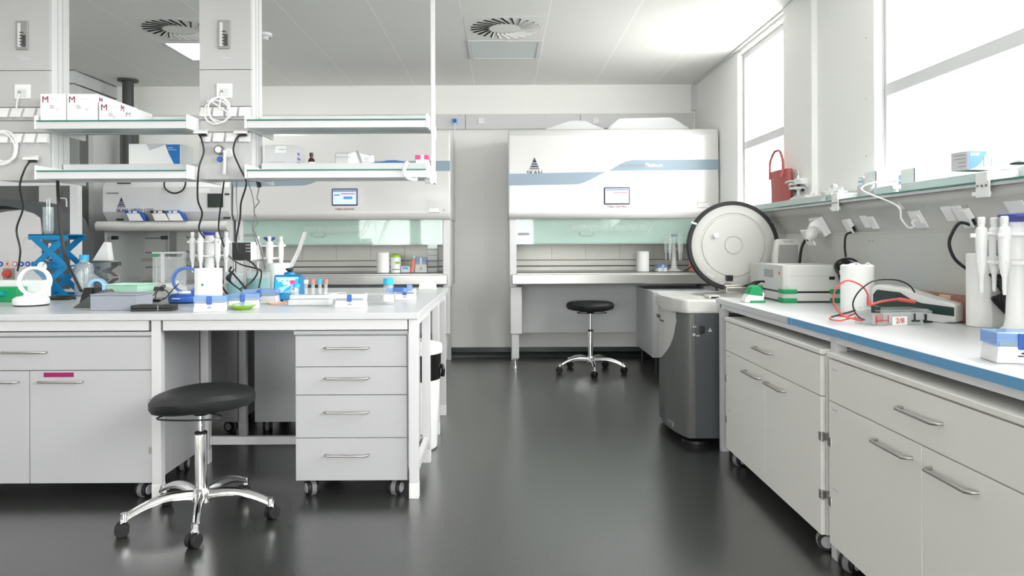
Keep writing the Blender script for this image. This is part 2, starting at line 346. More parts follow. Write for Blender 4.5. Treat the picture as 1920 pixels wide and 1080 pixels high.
# ------------------------------------------------------------------ helper parts
def bar_handle(mb, cx, y, z, L=.21, out=.03, r=.0055):
    """bar handle in local cabinet space on a face at y, pointing -y"""
    h = L/2
    mb.tube([(cx-h, y, z), (cx-h+.001, y-out*.6, z), (cx-h+.012, y-out, z), (cx+h-.012, y-out, z), (cx+h-.001, y-out*.6, z), (cx+h, y, z)], r, seg=10, raw=True)
def caster(parent, x, y, r=.035, top=.08, ang=0.0, name='caster'):
    M = Matrix.Translation((x, y, 0)) @ Matrix.Rotation(ang, 4, 'Z')
    c = MB(M); c.cyl((0, 0, top-.012), (0, 0, top), .022).box(-.012, .012, -.035, .02, r*.8, top-.01, .006)
    c.lathe([(r*1.12, -.011), (r*1.12, .011)], (0, -.012, r), 20, None, True, (1, 0, 0))
    o = c.build(name, 'grey_plastic', parent)
    for sx in (-1, 1):
        g = MB(M); g.lathe([(r*.6, -.009), (r*.95, -.009), (r, -.005), (r, .005), (r*.95, .009), (r*.6, .009)], (sx*.02, -.012, r), 24, 0, True, (1, 0, 0))
        g.lathe([(r*.68, 0), (r*.6, .003)], (sx*.029, -.012, r), 20, 1, True, (sx, 0, 0))
        g.build('wheel', ['black_rubber', 'wheel_face'], o)
    return o
def cabinet(label, loc, rz, wdt, dep=.52, layout='dd', handles=None, sticker=False, group=None, H=.812, marks=False, name='base_cabinet', cat='cabinet', board='laminate'):
    """local: x 0..wdt, front at y=0, back y=dep, standing on casters"""
    t = thing(name, label, cat, loc, rz, group)
    z0 = .078; z1 = H; th = .018
    MB().box(0, wdt, th+.002, dep, z0, z1-.022, .001).build('carcass', board, t)
    MB().box(-.006, wdt+.006, -.004, dep, z1-.02, z1, .003).build('top_board', board, t)
    zt = z1-.026; zb = z0+.002
    def front(name_, a, b, c, d, hx, hz, L=.21):
        o = MB().box(a, b, 0, th, c, d, .0015).build(name_, board, t)
        h = MB(); bar_handle(h, hx, 0, hz, L); h.build('handle', 'handle', o); return o
    if layout == 'dd':
        dz = zt-.158
        front('drawer', .002, wdt-.002, dz, zt, wdt*.5-(.02 if not marks else .0), zt-.07)
        m_ = wdt/2
        d1 = front('door', .002, m_-.0015, zb, dz-.004, m_-.155, dz-.055); d2 = front('door', m_+.0015, wdt-.002, zb, dz-.004, m_+.155, dz-.055)
        if sticker: MB().box(m_+.07, m_+.215, -.0015, 0, dz-.034, dz-.012).build('pink_label', 'magenta', d2)
        for (dd, xx) in ((d1, .006), (d2, wdt-.006)):
            for zz in (zb+.16, dz-.16): MB().box(xx-.014, xx+.014, -.002, .01, zz-.018, zz+.018, .002).box(xx-.010, xx+.012, .012, .05, zz-.014, zz+.014).build('hinge', 'handle', dd)
        if marks:
            k = MB()
            for (zz) in (zt-.035, dz-.03, dz-.33): k.box(.03, .075, -.0008, 0, zz-.002, zz+.002)
            k.build('printed_marks', 'text_faint', t)
    else:
        hs = layout; tot = sum(hs); z = zt
        for hh in hs:
            d = (zt-zb)*hh/tot
            front('drawer', .002, wdt-.002, z-d+.003, z, wdt*.5-.02, z-d*.38 if d > .12 else z-d*.4); z -= d
    for (x, y, a) in ((.06, .06, .6), (wdt-.06, .06, -.3), (.06, dep-.07, 1.2), (wdt-.06, dep-.07, .2)): caster(t, x, y, .036, .08, a)
    return t

# ------------------------------------------------------------------ island bench on the left
bx0, bx1, by0, by1 = -4.6, -.41, 3.54, 5.5
t = thing('island_bench', 'long white island bench with square legs on the left', 'bench', (-2.5, 4.4, 0))
MB().box(bx0, bx1+.004, by0, by1, .868, .90, .003).build('tabletop', 'bench_top', t, world=True)
a = MB()
for (p, q) in ((-4.05, -2.94), (-2.87, -1.71), (-1.64, -.46)): a.box(p, q, by0+.012, by0+.035, .818, .866)
for (p, q) in ((-2.87, -1.71), (-1.64, -.46)): a.box(p, q, 4.14, 4.165, .82, .866).box(p, q, 4.74, 4.765, .82, .866).box(p, q, 5.27, 5.295, .82, .866)
a.build('apron', 'metal_white', t, world=True)
lx = (-2.915, -1.675, -.4325)
for x in lx:
    for y in (3.575, 4.15, 4.75, 5.28):
        g = MB().box(x-.0225, x+.0225, y-.0225, y+.0225, .0, .867, .002).build('leg', 'metal_white', t, world=True)
        MB().box(x-.0235, x+.0235, y-.0235, y+.0235, .0, .075, .002).build('leg_foot', 'white', g, world=True)
for x in lx:
    MB().box(x-.015, x+.015, 3.6, 4.127, .83, .866).box(x-.015, x+.015, 4.773, 5.257, .83, .866).box(x-.012, x+.012, 4.17, 4.73, .835, .866).build('side_rail', 'metal_white', t, world=True)
MB().box(-1.65, -.455, 4.135, 4.165, .105, .15, .002).build('floor_rail', 'metal_white', t, world=True)
MB().box(-.447, -.418, 3.6, 4.127, .105, .145, .002).build('floor_rail', 'metal_white', t, world=True)
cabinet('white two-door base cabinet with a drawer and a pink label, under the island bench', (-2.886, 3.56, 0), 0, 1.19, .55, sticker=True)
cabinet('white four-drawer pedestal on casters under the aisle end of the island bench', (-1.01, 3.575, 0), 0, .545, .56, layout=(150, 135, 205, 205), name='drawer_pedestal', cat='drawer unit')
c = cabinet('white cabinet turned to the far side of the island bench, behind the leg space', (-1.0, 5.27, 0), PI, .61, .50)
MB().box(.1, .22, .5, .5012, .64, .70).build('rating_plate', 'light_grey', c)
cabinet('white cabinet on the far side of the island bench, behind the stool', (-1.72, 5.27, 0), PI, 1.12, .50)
# waste bin
t = thing('waste_bin', 'white round waste bin with a black liner at the bench end', 'bin', (-.545, 4.45, 0))
MB().lathe([(.0, .0), (.135, .0), (.145, .01), (.165, .44), (.165, .45), (.16, .45), (.14, .02), (0, .02)], seg=36).build('bin_body', 'white', t)
l = MB()
prof = [(.168, .42), (.169, .45), (.170, .52), (.172, .57), (.160, .575), (.155, .5)]
l.lathe(prof, seg=36); l.tube([(.172, 0, .5), (.185, -.01, .47), (.18, 0, .43)], .012); l.build('liner', 'bin_liner', t)
MB().lathe([(.150, .575), (.178, .575), (.180, .60), (.176, .625), (.15, .63), (.10, .645), (.09, .64), (.09, .60)], seg=36).build('lid_ring', 'white', t)
# feet of the stools
def stool(label, loc, a0, seat_h, wedge):
    t = thing('swivel_stool', label, 'stool', loc, 0, 'black swivel stools')
    R = .31
    # saddle-like seat
    bm = MB(); prof = []
    s = bm
    N = 44; rows = [(0, .0), (.5, .006), (.8, .004), (.93, -.004), (1.0, -.024), (.995, -.048), (.95, -.064), (.8, -.074), (.45, -.078), (0, -.078)]
    rings = []
    for (f, z) in rows:
        ring = []
        for k in range(N):
            a = 2*PI*k/N
            rad = .222*(1+.045*math.cos(3*(a-.5)) + .02*math.cos(2*a))
            p = Vector((rad*f*math.cos(a), rad*f*.98*math.sin(a), z))
            p.z += wedge*(p.x*.05) - wedge*.010*f*f*math.cos(2*(a-.2))
            ring.append(s.bm.verts.new(p + Vector((0, 0, seat_h))))
        rings.append(ring)
    for A, B in zip(rings[:-1], rings[1:]):
        for k in range(N): 
            try: s.bm.faces.new((A[k], A[(k+1) % N], B[(k+1) % N], B[k]))
            except ValueError: pass
    bmesh.ops.remove_doubles(s.bm, verts=s.bm.verts[:], dist=1e-5)
    s.build('seat', 'seat_black', t)
    MB().tube([(-.07, -.08, seat_h-.08), (-.13, -.1, seat_h-.088), (-.12, -.15, seat_h-.09), (0, -.17, seat_h-.09), (.12, -.15, seat_h-.09), (.13, -.1, seat_h-.088), (.07, -.08, seat_h-.08)], .004).build('release_ring', 'black', t)
    MB().box(-.09, .09, -.07, .07, seat_h-.088, seat_h-.07, .006).lathe([(.03, seat_h-.105), (.045, seat_h-.085)]).build('seat_plate', 'black', t)
    MB().cyl((0, 0, .3), (0, 0, seat_h-.09), .014).lathe([(.0165, .42), (.0165, .425)]).build('gas_lift', 'chrome', t)
    zt = min(.385, seat_h-.17)
    MB().lathe([(.026, .09), (.027, zt-.01), (.024, zt)], seg=24).build('column', 'chrome', t)
    MB().lathe([(.028, zt), (.028, zt+.008), (.018, zt+.014)], seg=24).build('collar', 'black', t)
    MB().lathe([(.03, .075), (.042, .082), (.046, .10), (.044, .125), (.03, .145)], seg=28).build('hub', 'chrome', t)
    for k in range(5):
        a = a0+2*PI*k/5
        M = Matrix.Rotation(a, 4, 'Z')
        arm = MB(M); n = 12; prev = None; rings = []
        for i in range(n+1):
            f = i/n; x = .03+f*(R-.012); z = .118 - .012*f + .022*math.sin(PI*min(1, f*1.0)) - .036*f*f
            wd = .021-.006*f; hh = .020-.007*f
            rings.append([arm.bm.verts.new(M @ Vector((x, y_, z_+z))) for y_, z_ in ((-wd*.55, hh*.75), (-wd*.2, hh), (wd*.2, hh), (wd*.55, hh*.75), (wd, -hh*.2), (wd, -hh*.9), (wd*.7, -hh), (wd*.6, -hh*.2), (-wd*.6, -hh*.2), (-wd*.7, -hh), (-wd, -hh*.9), (-wd, -hh*.2))])
        q = len(rings[0])
        for A, B in zip(rings, rings[1:]):
            for m_ in range(q): arm.bm.faces.new((A[m_], A[(m_+1) % q], B[(m_+1) % q], B[m_]))
        arm.bm.faces.new(rings[0]); arm.bm.faces.new(rings[-1][::-1])
        arm.cyl((R, 0, .062), (R, 0, .096), .017)
        o = arm.build('star_arm', 'chrome', t)
        ca = MB(Matrix.Rotation(a, 4, 'Z') @ Matrix.Translation((R, 0, 0)) @ Matrix.Rotation(.9+k*1.7, 4, 'Z'))
        for sx in (-1, 1): ca.lathe([(.012, -.009), (.026, -.009), (.029, -.005), (.029, .005), (.026, .009), (.012, .009)], (sx*.0155, -.01, .029), 22, None, True, (1, 0, 0))
        ca.box(-.007, .007, -.03, .012, .03, .062, .004); ca.build('caster', 'black_rubber', o)
    return t
stool('black saddle-shaped swivel stool with chrome star base before the island bench', (-1.355, 3.30, 0), math.radians(-72), .575, 1)
stool('black round swivel stool in front of the safety cabinet at the back', (.834, 7.0, 0), math.radians(-90), .66, 0)

# ------------------------------------------------------------------ hanging service columns and shelves
def column(x0, x1, label, cables, mark):
    t = thing('service_column', label, 'service column', ((x0+x1)/2, 4.45, 1.61), 0, 'service columns above the bench')
    y0 = 4.35
    fm = MB()
    for (a, b) in ((1.615, 1.893), (1.896, 1.965), (1.968, 2.045), (2.048, 2.262), (2.265, 2.80), (2.803, CEIL-.001)): fm.box(x0, x1, y0, y0+.02, a, b, .0015)
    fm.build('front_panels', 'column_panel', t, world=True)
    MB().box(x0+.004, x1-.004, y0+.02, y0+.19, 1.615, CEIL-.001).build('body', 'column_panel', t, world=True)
    up = MB().box(x1-.004, x1+.004, y0+.02, y0+.19, 1.62, CEIL-.001, .002)
    for yy in (.07, .12): up.box(x1+.004, x1+.0055, y0+yy, y0+yy+.004, 1.62, CEIL-.001, mi=1)
    up.build('side_profile', ['metal_white', 'seam_grey'], t, world=True)
    X = lambda f: x0+(x1-x0)*f
    # flow meter
    g = MB().box(X(.37), X(.60), y0-.012, y0, 2.385, 2.555, .004).build('meter', 'screen_grey', t, world=True)
    MB().box(X(.41), X(.47), y0-.014, y0-.011, 2.40, 2.54).box(X(.5), X(.565), y0-.015, y0-.011, 2.40, 2.47, mi=1).build('meter_scale', ['light_grey', 'text_dark'], g, world=True)
    tk = MB()
    for k in range(5): tk.box(X(.46), X(.53), y0-.017, y0-.014, 2.41+k*.018, 2.416+k*.018)
    tk.build('ticks', 'seam', g, world=True)
    MB().box(X(.38), X(.48), y0-.001, y0, 2.345, 2.352).box(X(.44), X(.62), y0-.001, y0, 2.326, 2.338).build('caption', 'text_faint', t, world=True)
    # upper socket
    so = MB().box(X(.34), X(.64), y0-.010, y0, 2.095, 2.18, .003).build('outlet', 'white', t, world=True)
    MB().box(X(.40), X(.58), y0-.014, y0-.010, 2.105, 2.15, .002).cyl((X(.45), y0-.016, 2.13), (X(.45), y0-.013, 2.13), .008, mi=1).build('outlet_insert', ['light_grey', 'grey_plastic'], so, world=True)
    # rows of switched sockets, each face sloping outwards
    for (zz) in (1.985, 1.835):
        for k, fx in enumerate((.02, .27, .52, .77)):
            MB().prism([(y0, zz+.055), (y0-.006, zz+.055), (y0-.03, zz), (y0, zz-.004)], 'x', X(fx)+.004, X(fx+.22)-.002, bev=.001).build('socket', 'white', t, world=True)
    MB().tube([(X(.45), y0-.012, 2.13), (X(.44), y0-.03, 2.08), (X(.42), y0-.03, 2.03)], .004).build('lead', 'white', t, world=True)
    return t
column(-2.98, -2.67, 'white hanging service column at the left edge of the picture', None, 0)
colB = column(-1.787, -1.481, 'white hanging service column with a pressure gauge, above the bench middle', None, 1)
# pressure gauge
gp = W(411, 281, 4.33)
g = MB().lathe([(.0, 0), (.027, 0), (.027, .03), (.024, .034), (.024, .031), (0, .031)], (gp.x, 4.348, gp.z), 24, None, True, (0, -1, 0)).build('gauge', 'grey_plastic', colB, world=True)
MB().lathe([(.0, .0), (.018, 0), (.018, .003), (0, .003)], (gp.x, 4.316, gp.z), 24, None, True, (0, -1, 0)).build('dial', 'white', g, world=True)
vp_ = W(426, 286, 4.33)
MB().lathe([(.03, 0), (.03, .012), (.02, .02)], (vp_.x, 4.35, vp_.z), 24, None, True, (0, -1, 0)).cyl((vp_.x, 4.335, vp_.z), (gp.x, 4.325, gp.z), .010).cyl((vp_.x-.012, 4.325, vp_.z), (vp_.x-.014, 4.32, 1.66), .010).cyl((vp_.x-.014, 4.32, 1.66), (vp_.x-.014, 4.32, 1.64), .012).build('tap_body', 'light_grey', colB, world=True)
kp = W(413, 299, 4.33)
MB().lathe([(.014, 0), (.017, .01), (.014, .02), (0, .02)], (kp.x, 4.33, kp.z), 16, None, True, (0, -1, 0)).cyl((kp.x, 4.325, kp.z), (kp.x+.03, 4.325, kp.z), .006).build('tap_knob', 'blue', colB, world=True)
def coil_pts(c, rx, rz, turns, y, jit=.01, seed=1, n=14):
    rnd = random.Random(seed); out = []
    for i in range(turns*n):
        a = 2*PI*i/n; k = i/(turns*n)
        out.append(Vector((c[0]+(rx+rnd.uniform(-jit, jit)*.5)*math.cos(a)+jit*math.sin(k*9), y-.008-.01*abs(math.sin(k*14)), c[1]+(rz+rnd.uniform(-jit, jit)*.5)*math.sin(a)+jit*math.cos(k*7))))
    return out
c1 = W(410, 208, 4.33)
tag(MB().tube(coil_pts((c1.x, c1.z), .068, .072, 3, 4.335)+[W(395, 190, 4.32), W(389, 192, 4.32)], .0045, seg=6, n=3).build('coiled_lead', 'white'), 'coiled white lead hanging on the column with the gauge', 'cable')
c1 = W(8, 277, 4.33)
tag(MB().tube(coil_pts((c1.x, c1.z), .075, .09, 4, 4.335, seed=5)+[W(30, 268, 4.32), W(40, 262, 4.33)], .0045, seg=6, n=3).build('coiled_lead', 'white'), 'coiled white lead hanging at the left picture edge', 'cable')

def shelf(x0, x1, z, label, grp):
    t = thing('hanging_shelf', label, 'shelf', ((x0+x1)/2, 4.33, z), 0, grp)
    MB().box(x0, x1, 4.19, 4.45, z-.006, z, .001).build('glass_plate', 'shelf_glass', t, world=True)
    MB().box(x0, x1, 4.20, 4.235, z-.048, z-.0065, .002).box(x0, x1, 4.415, 4.45, z-.048, z-.0065, .002).box(x0, x0+.03, 4.235, 4.415, z-.048, z-.0065).box(x1-.03, x1, 4.235, 4.415, z-.048, z-.0065).box(x0+.03, x1-.03, 4.235, 4.415, z-.043, z-.038).build('frame', 'metal_white', t, world=True)
    MB().box(x0, x1, 4.452, 4.458, z-.03, z+.062, .001).build('back_lip', 'light_grey', t, world=True)
    MB().box(x0, x1, 4.46, 4.72, z-.006, z, .001).build('rear_glass_plate', 'shelf_glass', t, world=True)
    for q in (x0-.016, x1+.001): MB().box(q, q+.015, 4.20, 4.70, z-.05, z+.03, .003).build('end_bracket', 'white', t, world=True)
    return t
SU, SL = 1.943, 1.657
shelf(-2.655, -1.805, SU, 'upper glass-edged shelf between the two service columns', 'hanging shelves')
shelf(-2.655, -1.805, SL, 'lower glass-edged shelf between the two service columns', 'hanging shelves')
shelf(-1.455, -.435, SU, 'upper glass-edged shelf between the gauge column and the hanging post', 'hanging shelves')
shelf(-1.455, -.435, SL, 'lower glass-edged shelf between the gauge column and the hanging post', 'hanging shelves')
t = thing('hanging_post', 'slim white post hanging from the ceiling at the shelf end', 'post', (-.405, 4.33, 1.58))
MB().box(-.417, -.392, 4.315, 4.345, 1.60, CEIL-.001, .003).build('post', 'metal_white', t, world=True)
MB().lathe([(.016, 0), (.022, .005), (.022, .02), (.014, .024), (.014, .032), (.018, .036), (.018, .05), (0, .052)], (-.44, 4.31, 1.602), 20, None, True, (.7, -.7, -.1)).build('end_knob', 'white', t, world=True)
cr = []
for k in range(11):
    a = 2.2+ k/10*2.9
    cr.append((.055*math.cos(a)+ -.50+.0, 4.175, 1.65+.058*math.sin(a)))
tag(MB().tube(cr, .012, seg=8).build('hook', 'frosted'), 'translucent plastic hook over the right end of the lower shelf', 'hook')
# boxes on upper left shelf
def carton(name, label, cx, y, z, w_, d, h, rz=0, m='card', group=None, cat='box', bev=.002, lift=.0005):
    t = thing(name, label, cat, (cx, y, z+lift), rz, group)
    MB().box(-w_/2, w_/2, 0, d, 0, h, bev).build('carton', m, t)
    MB().box(-w_/2+.004, w_/2-.004, d*.49, d*.51, h, h+.0008).build('lid_seam', 'seam_grey', t)
    return t
def scribble(parent, x, z, w_, n, y=-.001, m='text_grey', lh=.009, rnd=random.Random(3), face=FRONT):
    b = MB()
    for k in range(n):
        ww = w_*rnd.uniform(.5, 1); b.box(x, x+ww, y, y+.0012, z-k*lh-.0015, z-k*lh+.0012)
    return b.build('small_print', m, parent)
for (px0, px1, top, lab, dd) in ((75, 124, 176, 'white carton with a dark M, leftmost on the upper shelf', .225), (125, 183, 176, 'white carton with a dark M, second along the upper shelf', .225), (185, 224, 191, 'smaller white carton with a dark M, third along the upper shelf', .215)):
    a = W(px0, 221, 4.215); b = W(px1, top, 4.215); ww = b.x-a.x-.003; hh = b.z-SU
    t = carton('reagent_carton', lab, (a.x+b.x)/2, 4.215 if px0 > 124 or True else 0, SU, ww, dd, hh, group='white cartons on the upper shelf')
    text('letter_m', 'M', .052, (-ww/2+.03, -.001, hh-.034), FRONT, 'crimson', t)
    if px0 != 75: text('letter_m', 'M', .05, (ww/2+.001, .035, hh-.034), (PI/2, 0, PI/2), 'crimson', t)
    scribble(t, -ww/2+.055, hh-.03, .07, 1, m='text_faint'); scribble(t, -ww/2+.055, hh-.065, .03, 4, lh=.006); scribble(t, 0.02, hh-.085, .02, 2)
a = W(226, 221, 4.26); 
t = carton('reagent_carton', 'low white carton with slanted top, rightmost on the upper shelf', a.x+.05, 4.29, SU, .09, .16, .075, group='white cartons on the upper shelf')
text('letter_m', 'M', .04, (-.02, -.001, .045), FRONT, 'text_grey', t)
# lower left shelf: white box with blue swoosh
a, b = W(241, 252, 4.5), W(338, 304, 4.5)
t = carton('wide_carton', 'large white carton with a blue curved corner on the lower shelf', (a.x+b.x)/2, 4.5, SL, b.x-a.x, .2, .19, group=None)
hw = (b.x-a.x)/2
MB().prism([(hw-.09, .185), (hw-.002, .185), (hw-.002, .012), (hw-.012, .012), (hw-.04, .07), (hw-.07, .13)], 'y', -.0012, -.0002).build('blue_panel', 'bright_blue', t)
scribble(t, hw-.075, .165, .06, 2, y=-.0018, m='white', lh=.012)
MB().prism([(-.05, .19), (.08, .19), (.02, .165), (-.03, .15)], 'y', -.001, -.0002).build('grey_print', 'text_faint', t)
# lower right shelf objects (they stand behind the lip)
a, b = W(498, 271, 4.5), W(556, 304, 4.5)
t = carton('wide_carton', 'pale grey carton with purple print on its end, on the lower shelf', (a.x+b.x)/2, 4.49, SL, b.x-a.x, .21, .178, m='grey_card'); hw = (b.x-a.x)/2
scribble(t, -hw+.02, .075, .13, 2, lh=.014, m='text_grey'); scribble(t, -hw+.08, .15, .08, 1, m='text_grey')
MB().box(-hw*.35, hw*.35, -.001, 0, .13, .172).build('lid_flap', 'card', t); b = MB()
for k in range(4): b.box(hw, hw+.001, .03, .09-.012*(k % 2), .03+.03*k, .045+.03*k)
b.build('end_print', 'purple', t)
p = W(584, 304, 4.55)
t = thing('amber_bottle', 'small amber bottle with a white label on the lower shelf', 'bottle', (p.x, 4.55, SL+.001))
MB().lathe([(.0, 0), (.022, 0), (.023, .01), (.023, .075), (.018, .095), (.009, .105), (.009, .118), (0, .118)], seg=24).build('glass', 'amber', t)
MB().lathe([(.011, .112), (.012, .135), (0, .137)], seg=16).build('cap', 'black', t); MB().lathe([(.0235, .045), (.0235, .078)], seg=24, cap=False).build('label', 'paper', t)
p = W(643, 304, 4.52)
t = thing('storage_box', 'frosted plastic box with a rounded lid on the lower shelf', 'box', (p.x, 4.50, SL+.001))
MB().box(-.045, .045, 0, .12, 0, .105, .008).build('box', 'frosted', t); MB().box(-.048, .048, -.003, .123, .1, .13, .01).build('lid', 'frosted', t)
p = W(672, 304, 4.52)
t = thing('reagent_bag', 'crumpled white packet with faint blue print on the lower shelf', 'packet', (p.x, 4.52, SL+.001))
b = MB(); b.prism([(-.04, 0), (.07, 0), (.085, .05), (.085, .12), (.02, .118), (-.02, .145), (-.06, .13), (-.05, .04)], 'y', 0, .07, bev=.006); b.build('packet', 'paper', t)
scribble(t, .035, .10, .035, 3, y=-.002, m='stripe', lh=.012); MB().prism([(-.015, .145), (.0, .145), (.03, .06), (.05, .0), (.035, .0)], 'y', -.003, -.001).build('fold', 'seam_grey', t)
p = W(735, 303, 4.53)
t = thing('blue_scoop', 'flat dark blue plastic scoop lying on the lower shelf', 'scoop', (p.x, 4.50, SL+.062))
MB().prism([(-.08, 0), (.095, 0), (.085, .012), (.03, .022), (-.03, .021), (-.06, .01), (-.14, .006), (-.14, 0)], 'y', 0, .08, bev=.002).build('scoop', 'blue', t)
MB().box(-.15, .1, 0, .09, -.061, -.001, .003).build('tray', 'frosted', t)
p = W(792, 304, 4.5)
t = thing('tube_box', 'small pink and white box at the right end of the lower shelf', 'box', (p.x, 4.49, SL+.001))
MB().box(-.04, .035, 0, .08, 0, .09, .003).build('box', 'white', t); MB().box(-.043, .038, -.003, .083, .085, .112, .003).box(-.01, .012, -.0035, -.003, .086, .111, mi=1).build('lid', ['pink', 'paper'], t)

# ------------------------------------------------------------------ safety cabinets at the back
HY = 7.05
def skan(parent, cx, zt, s, y):
    """stacked-bar triangle mark"""
    b = MB()
    n = 5; H = s
    lv = [(0, .42), (.48, .60), (.66, .78), (.84, .91), (.965, 1.0)]
    for (a, c) in lv:
        wa, wc = a*.43*H, c*.43*H
        b.prism([(cx-wa-.0005, zt-a*H), (cx+wa+.0005, zt-a*H), (cx+wc, zt-c*H), (cx-wc, zt-c*H)], 'y', y-.0012, y)
    b.build('triangle_mark', 'navy', parent, world=True, flat=True)
def hood(x0, x1, label, lit, stripes=True):
    t = thing('safety_cabinet', label, 'safety cabinet', ((x0+x1)/2, 7.4, 0), 0, 'microbiological safety cabinets')
    zb, zt = 1.485, 2.325; yb = 7.86
    prof = [(HY+.03, zb-.03), (HY+.005, zb+.0), (HY, zb+.03), (HY, zt-.06), (HY+.02, zt-.015), (HY+.06, zt), (yb, zt), (yb, zb-.03)]
    MB().prism([(y, z) for y, z in prof], 'x', x0, x1, bev=.012).build('head', 'gloss_white', t, world=True)
    fy = HY-.0015
    if stripes:
        k = (x1-x0)/(1349-955.)
        X = lambda px: x0+(px-955)*k
        Z = lambda py: 1.24-(py-453)*HY/F
        a = MB(); a.prism([(X(955), Z(326)), (X(1137), Z(323)), (X(1112), Z(336)), (X(1096), Z(343)), (X(1085), Z(346)), (X(955), Z(348))], 'y', fy-.001, HY+.004)
        a.prism([(X(1349), Z(301)), (X(1186), Z(301)), (X(1174), Z(304)), (X(1160), Z(311)), (X(1143), Z(321)), (X(1349), Z(320))], 'y', fy-.001, HY+.004); a.build('stripes', 'stripe', t, world=True)
        skan(t, X(1004), Z(295.5), .118, fy)
        L = t.location
        text('brand_lettering', 'SKAN', .052, (X(1004)-L.x, fy-.0002-L.y, Z(324.5)), FRONT, 'navy', t, ext=.0005, sx=1.15, bold=.0008)
        text('model_lettering', 'BIOWIZARD', .050, (X(1189)-L.x, fy-.003-L.y, Z(311.5)), FRONT, 'text_grey', t, ext=.0008, sx=.92, bold=.0006)
        text('model_lettering', 'Platinum', .054, (X(1228)-L.x, fy-.002-L.y, Z(311)), FRONT, 'white', t, ext=.0008, sx=.9, bold=.0006)
        sx_, sz = X(1158), Z(368)
        s = MB().box(sx_-.125, sx_+.125, HY-.008, HY+.01, sz-.085, sz+.082, .01).build('screen', 'navy', t, world=True)
        MB().box(sx_-.112, sx_+.112, HY-.0095, HY-.006, sz-.072, sz+.070).build('display', 'screen_lit' if lit else 'screen_pale', s, world=True)
        d = MB(); d.box(sx_-.11, sx_+.11, HY-.0102, HY-.0094, sz+.048, sz+.068, mi=1).box(sx_-.035, sx_+.10, HY-.0102, HY-.0094, sz+.026, sz+.034, mi=2).box(sx_-.10, sx_-.045, HY-.0102, HY-.0094, sz+.012, sz+.024, mi=0).box(sx_-.01, sx_+.075, HY-.0102, HY-.0094, sz-.022, sz+.004, mi=0); d.build('display_graphics', ['tape_blue', 'stripe', 'red'] if lit else ['text_faint', 'stripe', 'red'], s, world=True)
        text('caption', 'TABLE LIGHTING', .022, (sx_-L.x, fy-L.y, Z(391 if lit else 388.5)), FRONT, 'brown', t, ext=.0004, sx=1.1, bold=.0006)
        q = X(1322); z = Z(386 if not lit else 393)
        MB().box(q-.075, q+.05, fy, HY+.001, z-.03, z+.03).build('notice', 'paper', t, world=True)
        MB().box(q-.068, q+.044, fy-.0008, fy, z-.028, z-.022).box(q-.068, q-.064, fy-.0008, fy, z-.01, z+.024).box(q+.04, q+.044, fy-.0008, fy, z-.01, z+.024).box(q-.068, q+.044, fy-.0008, fy, z+.022, z+.026).build('notice_print', 'stripe', t, world=True)
        MB().prism([(q+.075, z-.012), (q+.095, z-.012), (q+.085, z+.012)], 'y', fy, HY+.001).build('warning_mark', 'text_grey', t, world=True)
    # exhaust housings on top
    MB().prism([(x0+.28, zt), (x0+.62, zt+.11), (x0+.75, zt+.11), (x0+.98, zt+.02), (x0+1.10, zt+.13), (x0+1.62, zt+.14), (x0+1.85, zt)], 'y', 7.3, 7.8).build('exhaust_housing', 'light_grey', t, world=True)
    # side posts of the work space
    for (a, b) in ((x0+.008, x0+.075), (x1-.075, x1-.008)):
        MB().box(a, b, HY+.05, yb, .80, zb-.03, .006).build('side_wall', 'metal_white', t, world=True)
    MB().box(x0+.075, x1-.075, HY+.02, yb-.06, .905, .935, .002).box(x0+.03, x1-.03, HY-.015, HY+.05, .83, .925, .006).build('work_tray', 'steel', t, world=True)
    MB().box(x0+.075, x1-.075, HY+.09, HY+.14, .935, .937).build('air_slot', 'seam', t, world=True)
    MB().box(x0+.075, x1-.075, yb-.06, yb, .8, zb-.03).build('back_wall', 'brushed', t, world=True)
    MB().box(x0+.076, x1-.076, yb-.072, yb-.061, .975, .985).box(x0+.076, x1-.076, yb-.068, yb-.061, 1.04, 1.046).build('seam', 'seam', t, world=True)
    b = MB()
    n = int((x1-x0-.2)/.36)
    for k in range(1, n+1): b.box(x0+.1+k*.36, x0+.104+k*.36, yb-.063, yb-.06, 1.05, 1.4)
    b.build('wall_joint', 'seam_grey', t, world=True)
    MB().box(x0+.076, x1-.076, HY+.055, HY+.061, 1.212, zb-.031).build('sash', 'sash_glass', t, world=True)
    MB().box(x0+.076, x1-.076, HY+.40, HY+.415, 1.225, zb-.031).build('lit_wall_panel', 'lit_wall', t, world=True)  # added pale panel; the lit upper inner wall put into its colour
    MB().box(x0+.09, x0+.2, HY+.052, HY+.054, 1.30, 1.325).build('sash_label', 'text_grey', t, world=True)
    # coiled hose hung along the rear inside
    hx0, hx1 = x0+.62, x0+1.36; hz = 1.372; N = 46; pts = []
    for i in range(N*8): a = 2*PI*i/8; pts.append((hx0+(hx1-hx0)*i/(N*8), 7.3+.035*math.cos(a), hz+.035*math.sin(a)))
    h = MB().tube(pts, .0055, seg=5, raw=True).build('coil_hose', 'white', t, world=True)
    MB().tube([(hx1-.15, 7.25, hz+.06), (hx1-.12, 7.25, hz+.075), (hx1+.0, 7.25, hz+.07), (hx1+.07, 7.25, hz+.05), (hx1+.0, 7.25, hz-.06)], .007).build('hose_bracket', 'light_grey', t, world=True)
    MB().tube([(hx0+.08, 7.25, hz-.04), (hx0+.09, 7.25, hz-.075), (hx0+.2, 7.25, hz-.078), (hx0+.22, 7.25, hz-.05)], .006).build('hose_bracket', 'grey_plastic', t, world=True)
